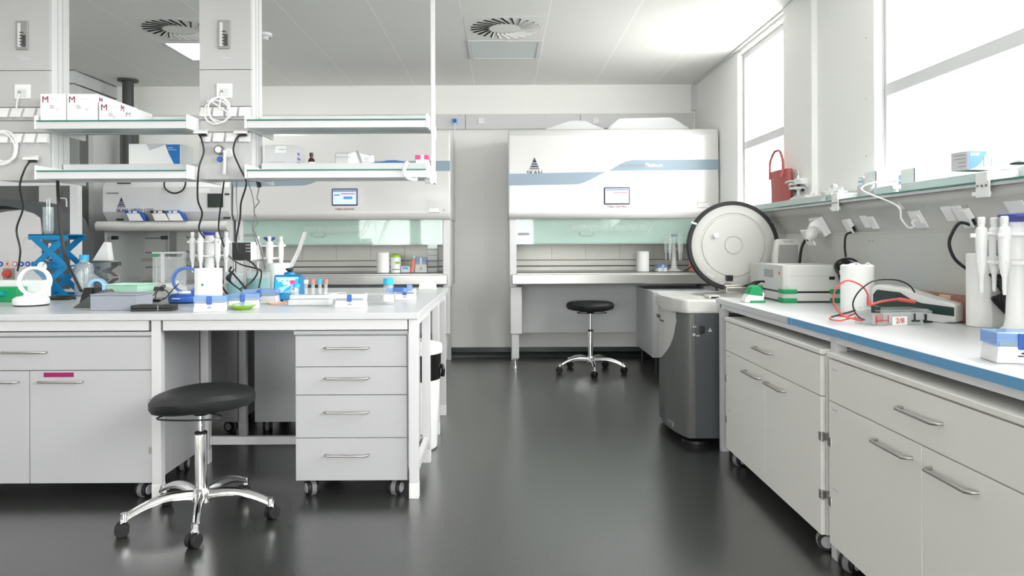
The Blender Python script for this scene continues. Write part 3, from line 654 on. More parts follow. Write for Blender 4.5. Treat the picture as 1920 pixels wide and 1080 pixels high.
    # stand
    for (a, b) in ((x0+.015, x0+.125), (x1-.125, x1-.015)):
        g = MB().box(a, b, HY+.07, HY+.20, .345, .80, .006).box(a+.012, b-.028, HY+.085, HY+.185, .105, .345, .004).build('stand_leg', 'metal_white', t, world=True)
        m_ = (a+b)/2-.008
        MB().lathe([(.0, .001), (.022, .001), (.022, .012), (.009, .03), (.012, .10), (.02, .105)], (m_, HY+.135, 0), 16).build('levelling_foot', 'chrome', g, world=True)
        MB().box(a+.012, b-.028, 7.70, 7.76, .0, .80, .004).build('stand_leg', 'metal_white', t, world=True)
    MB().box(x0+.1, x1-.1, 7.66, 7.68, .30, .80).box(x0+.1, x1-.1, 7.655, 7.662, .292, .30).build('rear_panel', 'light_grey', t, world=True)
    return t
hoodR = hood(.06, 2.075, 'white safety cabinet with a blue-grey stripe to the right of the aisle', False)
hoodL = hood(-2.58, -.50, 'white safety cabinet behind the island bench shelves', True)
p0 = W(545, 505, 5.4)
# under-cabinet box beneath the right hood
t = thing('storage_unit', 'grey-white storage unit under the right safety cabinet', 'cabinet', (1.65, 7.0, 0))
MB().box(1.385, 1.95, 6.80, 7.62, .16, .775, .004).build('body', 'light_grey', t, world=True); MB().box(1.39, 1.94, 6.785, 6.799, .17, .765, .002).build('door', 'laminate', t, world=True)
for (x, y) in ((1.43, 6.86), (1.9, 6.86), (1.43, 7.55), (1.9, 7.55)): MB().cyl((x, y, .001), (x, y, .16), .02).build('foot', 'black', t, world=True)
# fume cupboard far left
t = thing('fume_cabinet', 'smaller grey fume cabinet with a round white bar and shelf slots', 'fume cabinet', (-3.2, 7.4, 0))
x0, x1 = -3.80, -2.60; Z = lambda py: 1.24-(py-453-3)*6.95/F
MB().prism([(7.0, Z(350)), (7.04, Z(340)), (7.85, Z(340)), (7.85, Z(414)), (7.08, Z(414)), (7.0, Z(397))], 'x', x0, x1, bev=.004).build('head', 'light_grey', t, world=True)
fy = 6.9985; L = t.location
XX = lambda px: (px-CX)*6.99/F
skan(t, XX(227), Z(369), .10, fy)
text('brand_lettering', 'SKAN', .046, (XX(228.5)-L.x, fy-.001-L.y, Z(394.5)), FRONT, 'navy', t, sx=.95, bold=.0008)
text('model_lettering', 'HFC', .044, (XX(254)-L.x, fy-.001-L.y, Z(394)), FRONT, 'text_dark', t, sx=1.1); text('model_lettering', 'safe', .02, (XX(264.8)-L.x, fy-.001-L.y, Z(392.5)), FRONT, 'text_dark', t); text('model_lettering', '1200', .044, (XX(278)-L.x, fy-.001-L.y, Z(394)), FRONT, 'text_dark', t, sx=1.1)
b = MB().box(XX(199), XX(222), fy-.001, fy, Z(362), Z(360.5), mi=0).box(XX(219), XX(245), fy-.001, fy, Z(344), Z(341.5), mi=0); b.box(XX(370), XX(393), fy-.001, fy, Z(361.5), Z(353), mi=1).box(XX(421), XX(430), fy-.002, fy, Z(366), Z(362.5), mi=2).box(XX(214), XX(225), 7.03, 7.05, Z(413), Z(409), mi=2).box(XX(416), XX(428), 7.03, 7.05, Z(411), Z(407), mi=2)
b.build('printed_strips', ['seam', 'white', 'seam'], t, world=True)
s = MB().box(XX(389), XX(418), fy-.008, fy+.01, Z(389), Z(363), .004).build('screen', 'black', t, world=True); MB().box(XX(391), XX(416), fy-.0095, fy-.007, Z(387), Z(366)).build('display', 'screen_dark', s, world=True)
MB().cyl((x0-.04, 6.98, Z(424)), (x1+.0, 6.98, Z(424)), .048, seg=28).build('round_bar', 'gloss_white', t, world=True)
MB().box(x0, x0+.03, 7.03, 7.85, .85, Z(414)).build('side_wall', 'light_grey', t, world=True); MB().box(x1-.06, x1, 7.03, 7.85, .85, Z(414)).build('side_wall', 'light_grey', t, world=True)
MB().box(x0+.03, x1-.06, 7.75, 7.85, .85, Z(414)).build('back_wall', 'brushed', t, world=True)
b = MB()
for zz in (Z(446), Z(476), Z(506)):
    b.tube([(x0+.48, 7.735, zz+.02), (x0+.50, 7.735, zz+.004), (x0+.56, 7.735, zz), (x1-.2, 7.735, zz)], .009, n=4)
    b.tube([(x0+.05, 7.735, zz), (x0+.2, 7.735, zz+.002), (x0+.235, 7.735, zz+.012)], .007, n=4)
b.build('slot', 'seam', t, world=True)
MB().box(x0+.30, x0+.37, 7.735, 7.749, .86, Z(433)).build('channel', 'dark_green', t, world=True)
MB().box(x0+.26, x0+.285, 7.70, 7.715, .86, Z(433)).cyl((x0+.03, 7.69, Z(490)), (x1-.06, 7.69, Z(490)), .013).ball((x0+.335, 7.67, Z(489)), .02).ball((x0+1.0, 7.67, Z(489)), .02).build('rail', 'steel', t, world=True)
for q in (213, 306): MB().box(XX(q-6), XX(q+6), 7.0, 7.03, Z(449), Z(442), .004).build('sash_clip', 'black', t, world=True)
MB().box(x0+.031, x1-.061, 7.015, 7.02, Z(520), Z(430)).build('sash', 'sash_clear', t, world=True)
MB().box(x0, x1, 7.0, 7.85, .80, .85).build('work_tray', 'steel', t, world=True)
for (a, b_) in ((x0+.02, 7.1), (x1-.08, 7.1), (x0+.02, 7.75), (x1-.08, 7.75)): MB().box(a, a+.06, b_, b_+.06, .0, .80, .003).build('stand_leg', 'metal_white', t, world=True)
MB().tube([W(308, 341, 6.98), W(309, 352, 6.97), W(318, 360, 6.97), W(330, 362, 6.97), W(342, 357, 6.97), W(347, 348, 6.97), W(348, 341, 6.98)], .008).build('cable_loop', 'black', t, world=True)
for (q, dd) in ((247, 1), (294, 0), (322, 1)):
    p = W(q, 414, 6.97)
    g = thing('glove_box', ['white carton of wipes with a black flap, between two blue-edged cartons', 'blue-edged white carton, %s on the round bar' % ('left of the black-flapped one' if q == 247 else 'right of the black-flapped one')][dd], 'box', (p.x, 6.93, Z(414)-.0005), 0, 'small cartons on the fume cabinet bar')
    MB().prism([(.0, 0), (.13, 0), (.09, .07), (-.03, .07)], 'y', 0, .06, bev=.001).build('carton', 'card', g)
    MB().prism([(-.03, .071), (.09, .071), (.10, .075), (.07, .098), (-.04, .095), (-.05, .075)], 'y', .0, .06).build('open_flap', 'blue' if dd else 'black', g)
    MB().box(-.01, .015, -.001, .0, .075, .09).box(.03, .07, -.001, 0, .073, .092).build('flap_print', 'white', g)
    if dd: MB().prism([(.09, .071), (.13, .001), (.15, .001), (.115, .075)], 'y', .0, .058).build('blue_edge', 'blue', g)

# big floor centrifuge at far left (white face, black raised lid)
t = thing('floor_centrifuge', 'white-faced machine with a raised black lid and hazard stickers, behind the bench', 'centrifuge', (-4.3, 6.2, 0))
P = lambda px, py, d=6.0: (lambda v: (v.x, v.z))(W(px, py, d))
out = [P(-150, 640), P(76, 640), P(76, 430), P(73, 408), P(62, 400), P(40, 393), P(15, 396), P(-60, 410), P(-150, 425)]
MB().prism([(x, max(.12, z)) for x, z in out], 'y', 6.0, 6.5, bev=.01).box(-4.6, -3.9, 6.05, 6.5, 0, .12).build('body', 'metal_white', t, world=True)
out = [P(78, 640, 6.15), P(124, 640, 6.15), P(124, 432, 6.15), P(118, 412, 6.15), P(104, 396, 6.15), P(80, 382, 6.15), P(50, 377, 6.15), P(28, 374, 6.15), P(-150, 378, 6.15), P(-150, 392, 6.15), P(30, 386, 6.15), P(60, 392, 6.15), P(72, 400, 6.15), P(78, 425, 6.15)]
MB().prism([(x, max(.12, z)) for x, z in out], 'y', 6.02, 6.5, bev=.006).build('raised_lid', 'machine_dark', t, world=True)
for i, (q, kind) in enumerate(((1, 'b'), (14, 'y'), (28, 'r'), (40, 'b'), (52, 'b'), (63, 'b'))):
    p = W(q, 495, 5.998)
    if kind == 'y':
        o = MB().prism([(p.x-.026, p.z-.024), (p.x+.026, p.z-.024), (p.x, p.z+.03)], 'y', 5.995, 5.999).build('hazard_triangle', 'peach', t, world=True)
        MB().box(p.x-.003, p.x+.003, 5.993, 5.995, p.z-.008, p.z+.012).build('mark', 'black', o, world=True)
    else:
        o = MB().lathe([(.021, 0), (.021, .003)], (p.x, 5.999, p.z), 20, None, True, (0, -1, 0)).build('sticker_round', 'blue' if kind == 'b' else 'red', t, world=True)
        MB().lathe([(.015, 0), (.015, .001)] if kind == 'r' else [(.008, 0), (.008, .001)], (p.x, 5.9955, p.z), 14, None, True, (0, -1, 0)).build('symbol', 'white', o, world=True)
p = W(16, 513, 5.998)
MB().box(p.x-.04, p.x+.05, 5.99, 5.999, p.z-.07, p.z+.045, mi=0).lathe([(.035, 0), (.03, .03), (0, .032)], (p.x, 5.99, p.z), 20, 1, True, (0, -1, 0)).build('emergency_knob', ['screen_grey', 'red'], t, world=True)
p = W(55, 455, 5.998); MB().lathe([(.05, 0), (.055, .0), (.055, .003), (.05, .003)], (p.x, 5.999, p.z), 28, None, False, (0, -1, 0)).build('lock_ring', 'light_grey', t, world=True)
# glass partition strip behind the left column
tag(MB().box(-4.45, -3.30, 5.72, 5.76, 1.69, 1.76).box(-4.45, -3.30, 5.73, 5.75, 1.76, 2.60, mi=1).box(-3.36, -3.30, 5.72, 5.78, 0, 1.69).build('partition_frame', ['light_grey', 'sash_clear']), 'pale frame with clear glass behind the left service column', 'partition')

# ------------------------------------------------------------------ right-hand worktop
t = thing('wall_bench', 'long white worktop with a blue taped front edge along the windows', 'bench', (1.6, 2.4, 0))
MB().box(1.27, 1.945, .3, 4.385, .868, .90, .003).build('worktop', 'bench_top', t, world=True)
MB().box(1.2685, 1.2705, .3, 3.255, .8695, .8985).box(1.2665, 1.2712, 3.235, 3.275, .868, .899).build('blue_edge_tape', 'tape_blue', t, world=True)
MB().box(1.283, 1.303, .3, 2.835, .842, .867).box(1.283, 1.303, 2.885, 4.34, .842, .867).box(1.30, 1.94, 4.335, 4.355, .83, .867).build('apron', 'laminate_edge', t, world=True)
for y in (.5, 2.86, 4.345):
    MB().box(1.283, 1.328, y-.0225, y+.0225, 0, .867, .002).build('leg', 'metal_white', t, world=True)
    MB().box(1.895, 1.94, y-.0225, y+.0225, 0, .867, .002).build('leg', 'metal_white', t, world=True)
cabinet('grey-white two-door base cabinet under the far end of the taped worktop', (1.25, 4.13, 0), -PI/2, 1.235, .55, marks=True, board='laminate_brightened')
cabinet('grey-white two-door base cabinet under the near part of the taped worktop', (1.25, 2.825, 0), -PI/2, 1.255, .55, marks=True, board='laminate_brightened')
# socket trunking with glass shelf
t = thing('bench_trunking', 'grey slanted socket trunking along the wall above the taped worktop', 'trunking', (1.95, 3.0, 1.28))
SX = lambda h: 1.95-.57*(h-1.283)           # slanted face
MB().box(1.945, 2.088, .3, 6.0, .0, 1.283).build('wall_lining', 'trunk_grey', t, world=True)
MB().prism([(1.944, 1.272), (1.95, 1.283), (SX(1.40), 1.40), (SX(1.40)-.006, 1.402), (1.862, 1.443), (2.088, 1.443), (2.088, 1.272)], 'y', .3, 6.0).build('slanted_front', 'trunk_grey', t, world=True)
MB().box(1.953, 2.20, .3, 6.6, 1.443, 1.456).build('sill_board', 'white', t, world=True)
b = MB()
for y, h in ((4.6, 1.39), (4.1, 1.39), (3.7, 1.38), (3.45, 1.38), (3.3, 1.39), (3.0, 1.38), (2.75, 1.38)): b.ball((SX(h), y, h), .004, u=8, v=6)
for y in (3.86, 3.90): b.cyl((1.941, y, 1.235), (1.946, y, 1.235), .005, seg=8)
b.build('screws', 'seam_grey', t, world=True)
def fp(px, py):
    """point on the slanted face seen at a photo pixel"""
    lo, hi = 1.5, 7.5
    for _ in range(50):
        m_ = (lo+hi)/2; q = W(px, py, m_)
        if q.x < SX(q.z): lo = m_
        else: hi = m_
    return q
def face_frame(c):
    """local frame on the slanted face: x runs towards the camera, z up the face, -y out of it"""
    tilt = math.atan(.57)
    return Matrix.Translation(c) @ Matrix.Rotation(-PI/2, 4, 'Z') @ Matrix.Rotation(tilt, 4, 'X')
def sock(px, py, w_=.062, lift=.008):
    c = fp(px, py); return MB(face_frame(c)).box(-w_/2, w_/2, -lift, .001, -.036, .036, .003).build('socket', 'white', t, world=True)
for q in ((1624, 415), (1638, 417), (1780, 400), (1800, 399), (1526, 418)): sock(*q)
c = fp(1722, 411); o = MB(face_frame(c)).box(-.05, .05, -.006, .001, -.045, .045, .003).box(-.04, .035, -.012, -.005, -.02, .03, .002).build('data_outlet', 'white', t, world=True)
c = fp(1911, 396); MB(face_frame(c)).box(-.05, .05, -.006, .001, -.045, .045, .003).build('socket', 'white', t, world=True)
# glass shelf above it
t = thing('window_shelf', 'long glass-edged shelf with a grey back lip below the windows', 'shelf', (1.9, 3.5, 1.45))
MB().box(1.835, 1.955, .3, 5.9, 1.4575, 1.4635).build('glass_plate', 'shelf_glass', t, world=True)
MB().box(1.842, 1.865, .3, 5.9, 1.4435, 1.457, .001).build('support_rail', 'metal_white', t, world=True)
MB().box(1.956, 1.962, .3, 5.9, 1.457, 1.515, .001).build('back_lip', 'light_grey', t, world=True)
for px in (1568, 1845, 2210):
    u = px-CX; y = 1.842*F/u
    MB().box(1.832, 1.955, y-.035, y+.035, 1.4636, 1.50, .003).box(1.829, 1.836, y-.05, y+.03, 1.40, 1.464, .003).box(1.832, 1.86, y-.02, y+.06, 1.408, 1.425, .004).build('bracket', 'white', t, world=True)
    b = MB()
    for k in (-.035, -.01, .015): b.cyl((1.826, y+k, 1.445), (1.83, y+k, 1.445), .005, seg=10)
    b.build('bracket_screws', 'grey_plastic', t, world=True)
# plugs and their cables
def plug_cable(px, py, pts, r, label, big=False):
    c = fp(px, py); M = face_frame(c)
    th_ = thing('industrial_plug' if big else 'mains_plug', label, 'plug', c)
    if big:
        MB(M).box(-.05, .05, -.05, 0, -.055, .06, .006).build('socket_box', 'white', th_, world=True)
        lid = MB(M); lid.box(-.05, .05, -.125, -.115, -.07, .035, .004).build('socket_lid', 'white', th_, world=True)
        a = c + Vector((-.045, -.0, -.01)); b_ = W(1521, 440, c.y-.05)
        d = (b_-a); e = a+d*1.05
        MB().cyl(a, a+d*.55, .045, .036, 24).build('plug_body', 'white', th_, world=True)
        MB().cyl(a-d*.04, a+d*.02, .048, .048, 24).build('plug_ring', 'grey_plastic', th_, world=True)
        q = Vector(a+d*.55)
        MB().lathe([(.036, 0), (.040, .012), (.036, .05), (.02, .085), (.012, .095)], q, 24, None, True, d.normalized()).build('plug_cap', 'gloss_white', th_, world=True)
        start = q + d.normalized()*.095
    else:
        MB(M).box(-.031, .031, -.030, -.022, -.044, .040, .004).box(-.028, .028, -.022, -.001, -.01, .038, .003).build('white_flap', 'white', th_, world=True)
        MB(M).box(-.022, .022, -.021, -.003, -.040, -.011, .006).build('black_plug', 'black', th_, world=True)
        start = M @ Vector((0, -.012, -.044))
    cb = MB().tube([start]+pts, r).build('cord', 'black', th_, world=True)
    return th_
plug_cable(1545, 422, [W(1512, 448, 4.5), W(1503, 465, 4.5), W(1499, 500, 4.55), W(1499, 530, 4.6)], .009, 'large white industrial plug with a thick black cord on the trunking', True)
pl = plug_cable(1597, 420, [W(1587, 440, 4.02), W(1584, 460, 4.0), W(1586, 482, 4.0)] + [], .006, 'black-corded plug under a white flap, above the standing coil of cable')
rc = W(1596, 500, 3.98)
pts = []
for i in range(70):
    a = 2*PI*i/14; k = i/70; pts.append((rc.x-.02+.055*math.cos(a)*(1-.2*k)+.012*math.sin(i*.7), rc.y+.02*math.sin(i*.45), rc.z+.045*math.sin(a)-.05*k))
pts += [W(1582, 515, 3.98), W(1577, 525, 3.98), W(1596, 528, 3.95), W(1585, 540, 3.95), W(1600, 550, 3.95)]
o = tag(MB().tube(pts, .0065, n=3, seg=7).build('cable_bundle', 'black'), 'tangled coil of black cord standing behind the towel roll', 'cable')
MB().tube([W(1574, 508, 3.90), W(1580, 511, 3.89), W(1588, 516, 3.9)], .004).tube([W(1574, 512, 3.90), W(1581, 516, 3.89), W(1586, 520, 3.9)], .004).build('wire_tie', 'white', o)
plug_cable(1819, 404, [W(1800, 418, 2.98), W(1784, 440, 2.97), W(1780, 460, 2.97), W(1790, 485, 2.97), W(1812, 504, 2.97), W(1835, 516, 2.97), W(1850, 540, 2.97), W(1850, 570, 2.98), W(1850, 590, 3.0)], .0065, 'black-corded plug under a white flap, above the flared towel roll')
b = MB(); p = W(1878, 560, 2.75)
for k in range(5): b.tube([(p.x-.03+.008*k, p.y+.02*k, p.z+.09), (p.x+.035, p.y+.01*k, p.z+.07-.015*k), (p.x+.02-.012*k, p.y+.01, p.z-.0), (p.x+.045, p.y+.01*k, p.z-.06)], .005, n=6)
tag(b.build('power_cable', 'black'), 'looped black cord seen between the flared roll and the pipette stand', 'cable')
tag(MB().box(1.9435, 1.9446, 2.99, 3.015, 1.13, 1.272).build('wall_tape', 'tape_blue'), 'vertical strip of blue tape on the wall above the worktop', 'tape')
# thin white lead with clip over the shelf
q = fp(1722, 413); tag(MB().tube([(1.98, 3.6, 1.53), (1.93, 3.66, 1.53), (1.85, 3.68, 1.525), (1.81, 3.70, 1.49), W(1681, 385, 3.42), W(1690, 410, 3.40), W(1703, 426, 3.40), W(1714, 424, 3.40), (q.x-.03, q.y, q.z-.01), (q.x-.012, q.y, q.z)], .0045, seg=8).build('data_lead', 'white'), 'white lead arching over the window shelf to a data outlet', 'cable')
# clamp hanging on shelf edge
a = W(1678, 352, 3.52); b_ = W(1692, 392, 3.46)
tag(MB().cyl(a, b_, .011, seg=6).box(a.x-.02, a.x+.02, a.y-.02, a.y+.02, a.z-.008, a.z+.012, .003).build('clamp', 'light_grey'), 'grey metal clamp hung over the window shelf edge', 'clamp')

# ------------------------------------------------------------------ floor centrifuge with open round lid
t = thing('lab_centrifuge', 'grey floor centrifuge with a white rim and open round lid', 'centrifuge', (1.5, 4.8, 0))
outl = [(1.19, 4.44), (1.93, 4.44), (1.93, 5.17), (1.12, 5.17), (1.075, 5.0), (1.07, 4.8), (1.085, 4.62), (1.115, 4.50)]
outl = [(1.115, 4.455), (1.13, 4.44), (1.93, 4.44), (1.93, 5.17), (1.10, 5.17), (1.065, 5.02), (1.055, 4.8), (1.075, 4.60), (1.10, 4.49)]
MB().prism(outl, 'z', .045, .80, bev=.006).build('body', 'machine_grey', t, world=True)
# front lower cut and slot
b = MB(); b.box(1.074, 1.10, 4.66, 4.80, .10, .17, 0, mi=0); b.box(1.06, 1.10, 4.62, 4.83, .07, .10, .004, mi=1)
b.build('air_inlet', ['seam', 'grey_plastic'], t, world=True)
MB().box(1.16, 1.925, 4.434, 4.441, .05, .80, .002).build('side_panel', 'machine_dark', t, world=True)
top = [(1.085, 4.46), (1.11, 4.43), (1.94, 4.43), (1.94, 5.18), (1.085, 5.18), (1.045, 5.03), (1.03, 4.8), (1.05, 4.6)]
rim = MB(); rim.prism(top, 'z', .80, .885, bev=.014)
rim.build('top_rim', 'machine_white', t, world=True)
# bowl: ring and dark well on the top
MB().lathe([(.26, .884), (.262, .889), (.30, .889), (.31, .884)], (1.50, 4.80, 0), 48).build('bowl_ring', 'machine_white', t, world=True)
MB().lathe([(0, .8855), (.258, .8855), (.258, .8875), (0, .8875)], (1.50, 4.80, 0), 48, cap=False).build('bowl_well', 'steel', t, world=True)
MB().box(1.26, 1.33, 4.50, 4.60, .887, .905, .004).box(1.275, 1.32, 4.495, 4.50, .889, .897, mi=1).build('catch', ['machine_white', 'black'], t, world=True)
# white swoosh panel on the front
sw = []
MBp = MB()
def front_x(y):
    P_ = [(4.455, 1.115), (4.49, 1.10), (4.60, 1.075), (4.8, 1.055), (5.02, 1.065), (5.17, 1.10)]
    for (a0_, b0_), (a1_, b1_) in zip(P_, P_[1:]):
        if a0_ <= y <= a1_: return b0_+(b1_-b0_)*(y-a0_)/(a1_-a0_)
    return 1.115
n = 16; bmv = MBp.bm; prev = None
for i in range(n+1):
    y = 4.575+(5.165-4.575)*i/n; zl = .80-.36*math.sqrt(max(0, 1-((5.11-y)/.54)**2)) if y < 5.11 else .44
    x = front_x(y)-.004
    va = bmv.verts.new((x, y, .80)); vb = bmv.verts.new((x, y, zl)); vc = bmv.verts.new((x+.006, y, .80)); vd = bmv.verts.new((x+.006, y, zl))
    if prev: bmv.faces.new((prev[0], va, vb, prev[1])); bmv.faces.new((prev[1], vb, vd, prev[3])); bmv.faces.new((prev[2], vc, va, prev[0])) 
    prev = (va, vb, vc, vd)
MBp.build('white_panel', 'machine_white', t, world=True)
MB().box(1.045, 1.052, 4.93, 5.0, .725, .745).box(1.045, 1.052, 4.80, 4.90, .712, .718).build('name_mark', 'text_dark', t, world=True)
# power switch, marks
b = MB().box(1.185, 1.215, 4.428, 4.434, .68, .725, .003); b.build('power_switch', 'black', t, world=True)
MB().prism([(1.235, .692), (1.262, .692), (1.2485, .716)], 'y', 4.4325, 4.434).box(1.145, 1.152, 4.4325, 4.434, .717, .727).box(1.158, 1.165, 4.4325, 4.434, .717, .727).lathe([(.009, 0), (.009, .001)], (1.152, 4.434, .674), 16, None, True, (0, -1, 0)).box(1.165, 1.185, 4.4325, 4.434, .664, .672).build('switch_marks', 'text_faint', t, world=True)
MB().lathe([(.085, .002), (.085, .02), (.05, .028), (.02, .028), (.02, .05)], (1.19, 4.55, 0), 28).build('foot', 'black', t, world=True)
for q in ((1.15, 5.1), (1.85, 4.55), (1.85, 5.1)): MB().cyl((*q, .001), (*q, .05), .03).build('foot', 'black', t, world=True)
# lid: opens about a hinge at the rear
lc = W(1375, 460.5, 5.08); Rl = 84.5*5.08/F
ax = Vector((-.10, -1, .06)).normalized()
prof = [(0, 0), (Rl*.17, 0), (Rl*.18, -.008), (Rl*.20, -.008), (Rl*.21, 0), (Rl*.67, .0), (Rl*.69, -.010), (Rl*.715, -.010), (Rl*.73, -.002), (Rl*.90, -.006), (Rl*.915, -.010), (Rl*.915, -.05), (0, -.05)]
lid = MB().lathe(prof, lc, 72, None, True, ax).build('lid', 'machine_white', t, world=True)
MB().lathe([(Rl*.905, -.008), (Rl*.915, .0), (Rl*.985, .0), (Rl*1.0, -.012), (Rl*1.0, -.05), (Rl*.97, -.065), (Rl*.905, -.065)], lc, 72, None, False, ax).build('lid_gasket', 'black_rubber', lid, world=True)
dp = lambda px, py, o=.0: W(px, py, 5.08-.012-o)
q = dp(1343, 441); MB().lathe([(.017, 0), (.017, .006), (0, .006)], q+ax*-.002, 20, None, True, ax).build('sight_hole', 'white', lid, world=True)
q = dp(1367, 522); MB().box(q.x-.022, q.x+.022, q.y-.02, q.y+.01, q.z-.018, q.z+.022, .003).build('latch', 'black', lid, world=True)
for q in (dp(1301, 419), dp(1450, 417)): MB().cyl(q+Vector((-.018, 0, .006)), q+Vector((.018, 0, -.006)), .008).build('stud', 'chrome', lid, world=True)
q = dp(1332, 516); MB(Matrix.Translation(q) @ Matrix.Rotation(.5, 4, 'Y')).box(-.03, .03, -.001, .002, -.008, .008).build('type_plate', 'light_grey', lid, world=True)
hb = W(1372, 545, 5.12)
MB().box(hb.x-.075, hb.x+.075, 5.00, 5.17, .886, .925, .006).cyl((hb.x-.065, 5.08, .925), (hb.x+.065, 5.08, .925), .02).box(hb.x-.055, hb.x+.055, 5.075, 5.10, .92, .975, .004).build('hinge', 'handle', t, world=True)

# ------------------------------------------------------------------ instruments on the taped worktop
t = thing('block_heater', 'white boxy instrument with green corner feet, two stacked units, on the worktop', 'instrument', (1.69, 4.2, .9))
A0, A1, B0, B1 = 1.53, 1.85, 4.0, 4.40
def chamf(z0_, z1_, name_, m_='machine_white'):
    return MB().prism([(A0, B0+.02), (A0+.03, B0), (A1, B0), (A1, B1), (A0, B1)], 'z', z0_, z1_, bev=.004).build(name_, m_, t, world=True)
chamf(.908, .952, 'lower_unit'); up = chamf(.962, 1.104, 'upper_unit')
MB().prism([(A0+.004, B0+.022), (A0+.03, B0+.004), (A1-.004, B0+.004), (A1-.004, B1-.004), (A0+.004, B1-.004)], 'z', .9005, .908).prism([(A0+.004, B0+.022), (A0+.03, B0+.004), (A1-.004, B0+.004), (A1-.004, B1-.004), (A0+.004, B1-.004)], 'z', .952, .962).build('dark_gap', 'black', t, world=True)
b = MB()
for zz in (.901, .949):
    for (x, y) in ((A0, B0), (A1-.065, B0), (A0, B1-.07)): b.box(x-.006, x+.07, y-.006, y+.075, zz, zz+.024, .003)
b.build('green_feet', 'green', t, world=True)
MB().box(A0-.002, A0, 4.16, 4.30, 1.03, 1.075, .0).build('display', 'screen_grey', up, world=True)
MB().box(A0-.002, A0, 4.33, 4.345, 1.06, 1.072).box(A0-.002, A0, 4.33, 4.345, 1.035, 1.047).box(A0-.002, A0, 4.33, 4.345, .995, 1.007).box(A0-.002, A0, 4.20, 4.215, .985, .998).build('keys', 'pale_blue', up, world=True)
MB().box(A0-.002, A0, 4.06, 4.075, 1.05, 1.068).build('red_mark', 'red', up, world=True)
MB().box(A0+.03, A1, B0-.001, B0, 1.045, 1.0465, mi=0).box(A1-.075, A1-.045, B0-.0015, B0, 1.025, 1.042, mi=1).build('side_seam', ['seam_grey', 'black'], up, world=True)
# touch-screen unit
p = W(1480, 474, 4.62)
t = thing('touchscreen_unit', 'white instrument with a tilted grey touchscreen behind the green-footed one', 'instrument', (p.x, 4.7, .9))
M = Matrix.Translation((p.x, 4.66, 1.165)) @ Matrix.Rotation(math.radians(-14), 4, 'X')
MB(M).prism([(-.10, -.10), (.085, -.10), (.10, .0), (.085, .085), (-.065, .085), (-.085, .0)], 'y', -.012, .03, bev=.008).build('screen_housing', 'machine_white', t, world=True)
MB(M).prism([(-.072, -.085), (.062, -.085), (.070, .045), (-.050, .045)], 'y', -.0145, -.011).build('touchscreen', 'screen_grey', t, world=True)
text('lettering', 'TECAN', .022, M @ Vector((.01, -.014, .065)) - t.location, (PI/2+math.radians(-14), 0, 0), 'text_grey', t)
MB().box(p.x-.12, p.x+.12, 4.66, 5.0, .901, 1.09, .01).build('housing', 'machine_white', t, world=True)
# green and white item with black leads
p = on(1418, 568)
t = thing('tape_dispenser', 'small green and white crumpled dispenser before the green-footed instrument', 'dispenser', (p.x, p.y+.04, .9005))
MB().prism([(-.06, 0), (.045, 0), (.05, .05), (.02, .07), (-.03, .055), (-.055, .02)], 'y', -.03, .05, bev=.006).build('base', 'white', t)
MB().prism([(-.04, .045), (.04, .035), (.035, .075), (.01, .095), (-.02, .085)], 'y', -.036, .05, bev=.005).box(-.03, .055, -.036, .04, .0, .012, .003).build('green_cover', 'green', t)
b = MB()
for k in range(4): b.tube([W(1402+3*k, 560, 4.25), W(1398+4*k, 545, 4.28), W(1410+6*k, 530-k, 4.30), W(1432+4*k, 528+k*2, 4.3), W(1440, 540, 4.36)], .004, n=6)
tag(b.build('cable_bundle', 'black_rubber'), 'bundle of thin black cords beside the green and white dispenser', 'cable')
# towel roll (first)
def towel_roll(label, x, y, z, r, h, mark=None, name='towel_roll', group=None):
    t = thing(name, label, 'paper roll', (x, y, z+.0006), 0, group)
    seg = 40; prof = [(.022, .01), (.022, .0), (r-.004, 0), (r, .004), (r, h-.005), (r-.006, h), (.022, h), (.022, h-.02), (0, h-.02)]
    o = MB().lathe(prof, seg=seg).build('paper', 'paper', t)
    MB().lathe([(.020, .005), (.0205, h-.004), (.018, h-.004), (.018, .005)], cap=False).build('core', 'grey_card', t)
    return t
p = on(1619, 590); rr = 29*3.42/F
t = towel_roll('white towel roll with a torn top, left of the handheld reader', p.x, p.y+rr*.8, .9, rr, .225)
b = MB()
for k in (0, 1, 4):
    a = k*.9; b.prism([(-.02, 0), (.02, 0), (.012, .012), (-.008, .007)], 'y', 0, .002) if False else b.tube([(rr*.9*math.cos(a), rr*.9*math.sin(a), .222), (rr*.85*math.cos(a+.3), rr*.85*math.sin(a+.3), .232), (rr*.9*math.cos(a+.6), rr*.9*math.sin(a+.6), .223)], .003, seg=6)
b.build('torn_edge', 'paper', t)
# gel box and leads
p = on(1690, 610)
t = thing('gel_tank', 'clear acrylic electrophoresis tank with red printing on the worktop', 'gel tank', (p.x, p.y+.06, .9006), math.radians(8))
b = MB()
b.box(-.13, .09, -.055, .06, 0, .006, .001).box(-.13, -.125, -.055, .06, .006, .05).box(.085, .09, -.055, .06, .006, .05).box(-.125, .085, -.055, -.05, .006, .05).box(-.125, .085, .055, .06, .006, .05).box(-.06, -.055, -.05, .055, .006, .04).box(.03, .035, -.05, .055, .006, .04)
b.build('tank', 'acrylic', t)
MB().box(-.10, .13, -.04, .08, .054, .059, .001).box(.11, .135, -.05, .03, .02, .055, .002).prism([(.09, .01), (.14, .01), (.17, .055), (.10, .055)], 'y', .02, .026).build('lid', 'acrylic', t)
MB().box(-.115, -.06, -.0565, -.0555, .018, .022).box(-.115, -.110, -.0565, -.0555, .006, .036).box(-.064, -.060, -.0565, -.0555, .01, .04).box(-.028, .018, -.0565, -.0555, .002, .028, mi=1).box(-.045, .02, -.0562, -.0552, -.0, .034, mi=1).build('printed_labels', ['red', 'paper'], t)
text('red_print', '2/8', .03, (-.012, -.0575, .017), FRONT, 'red', t)
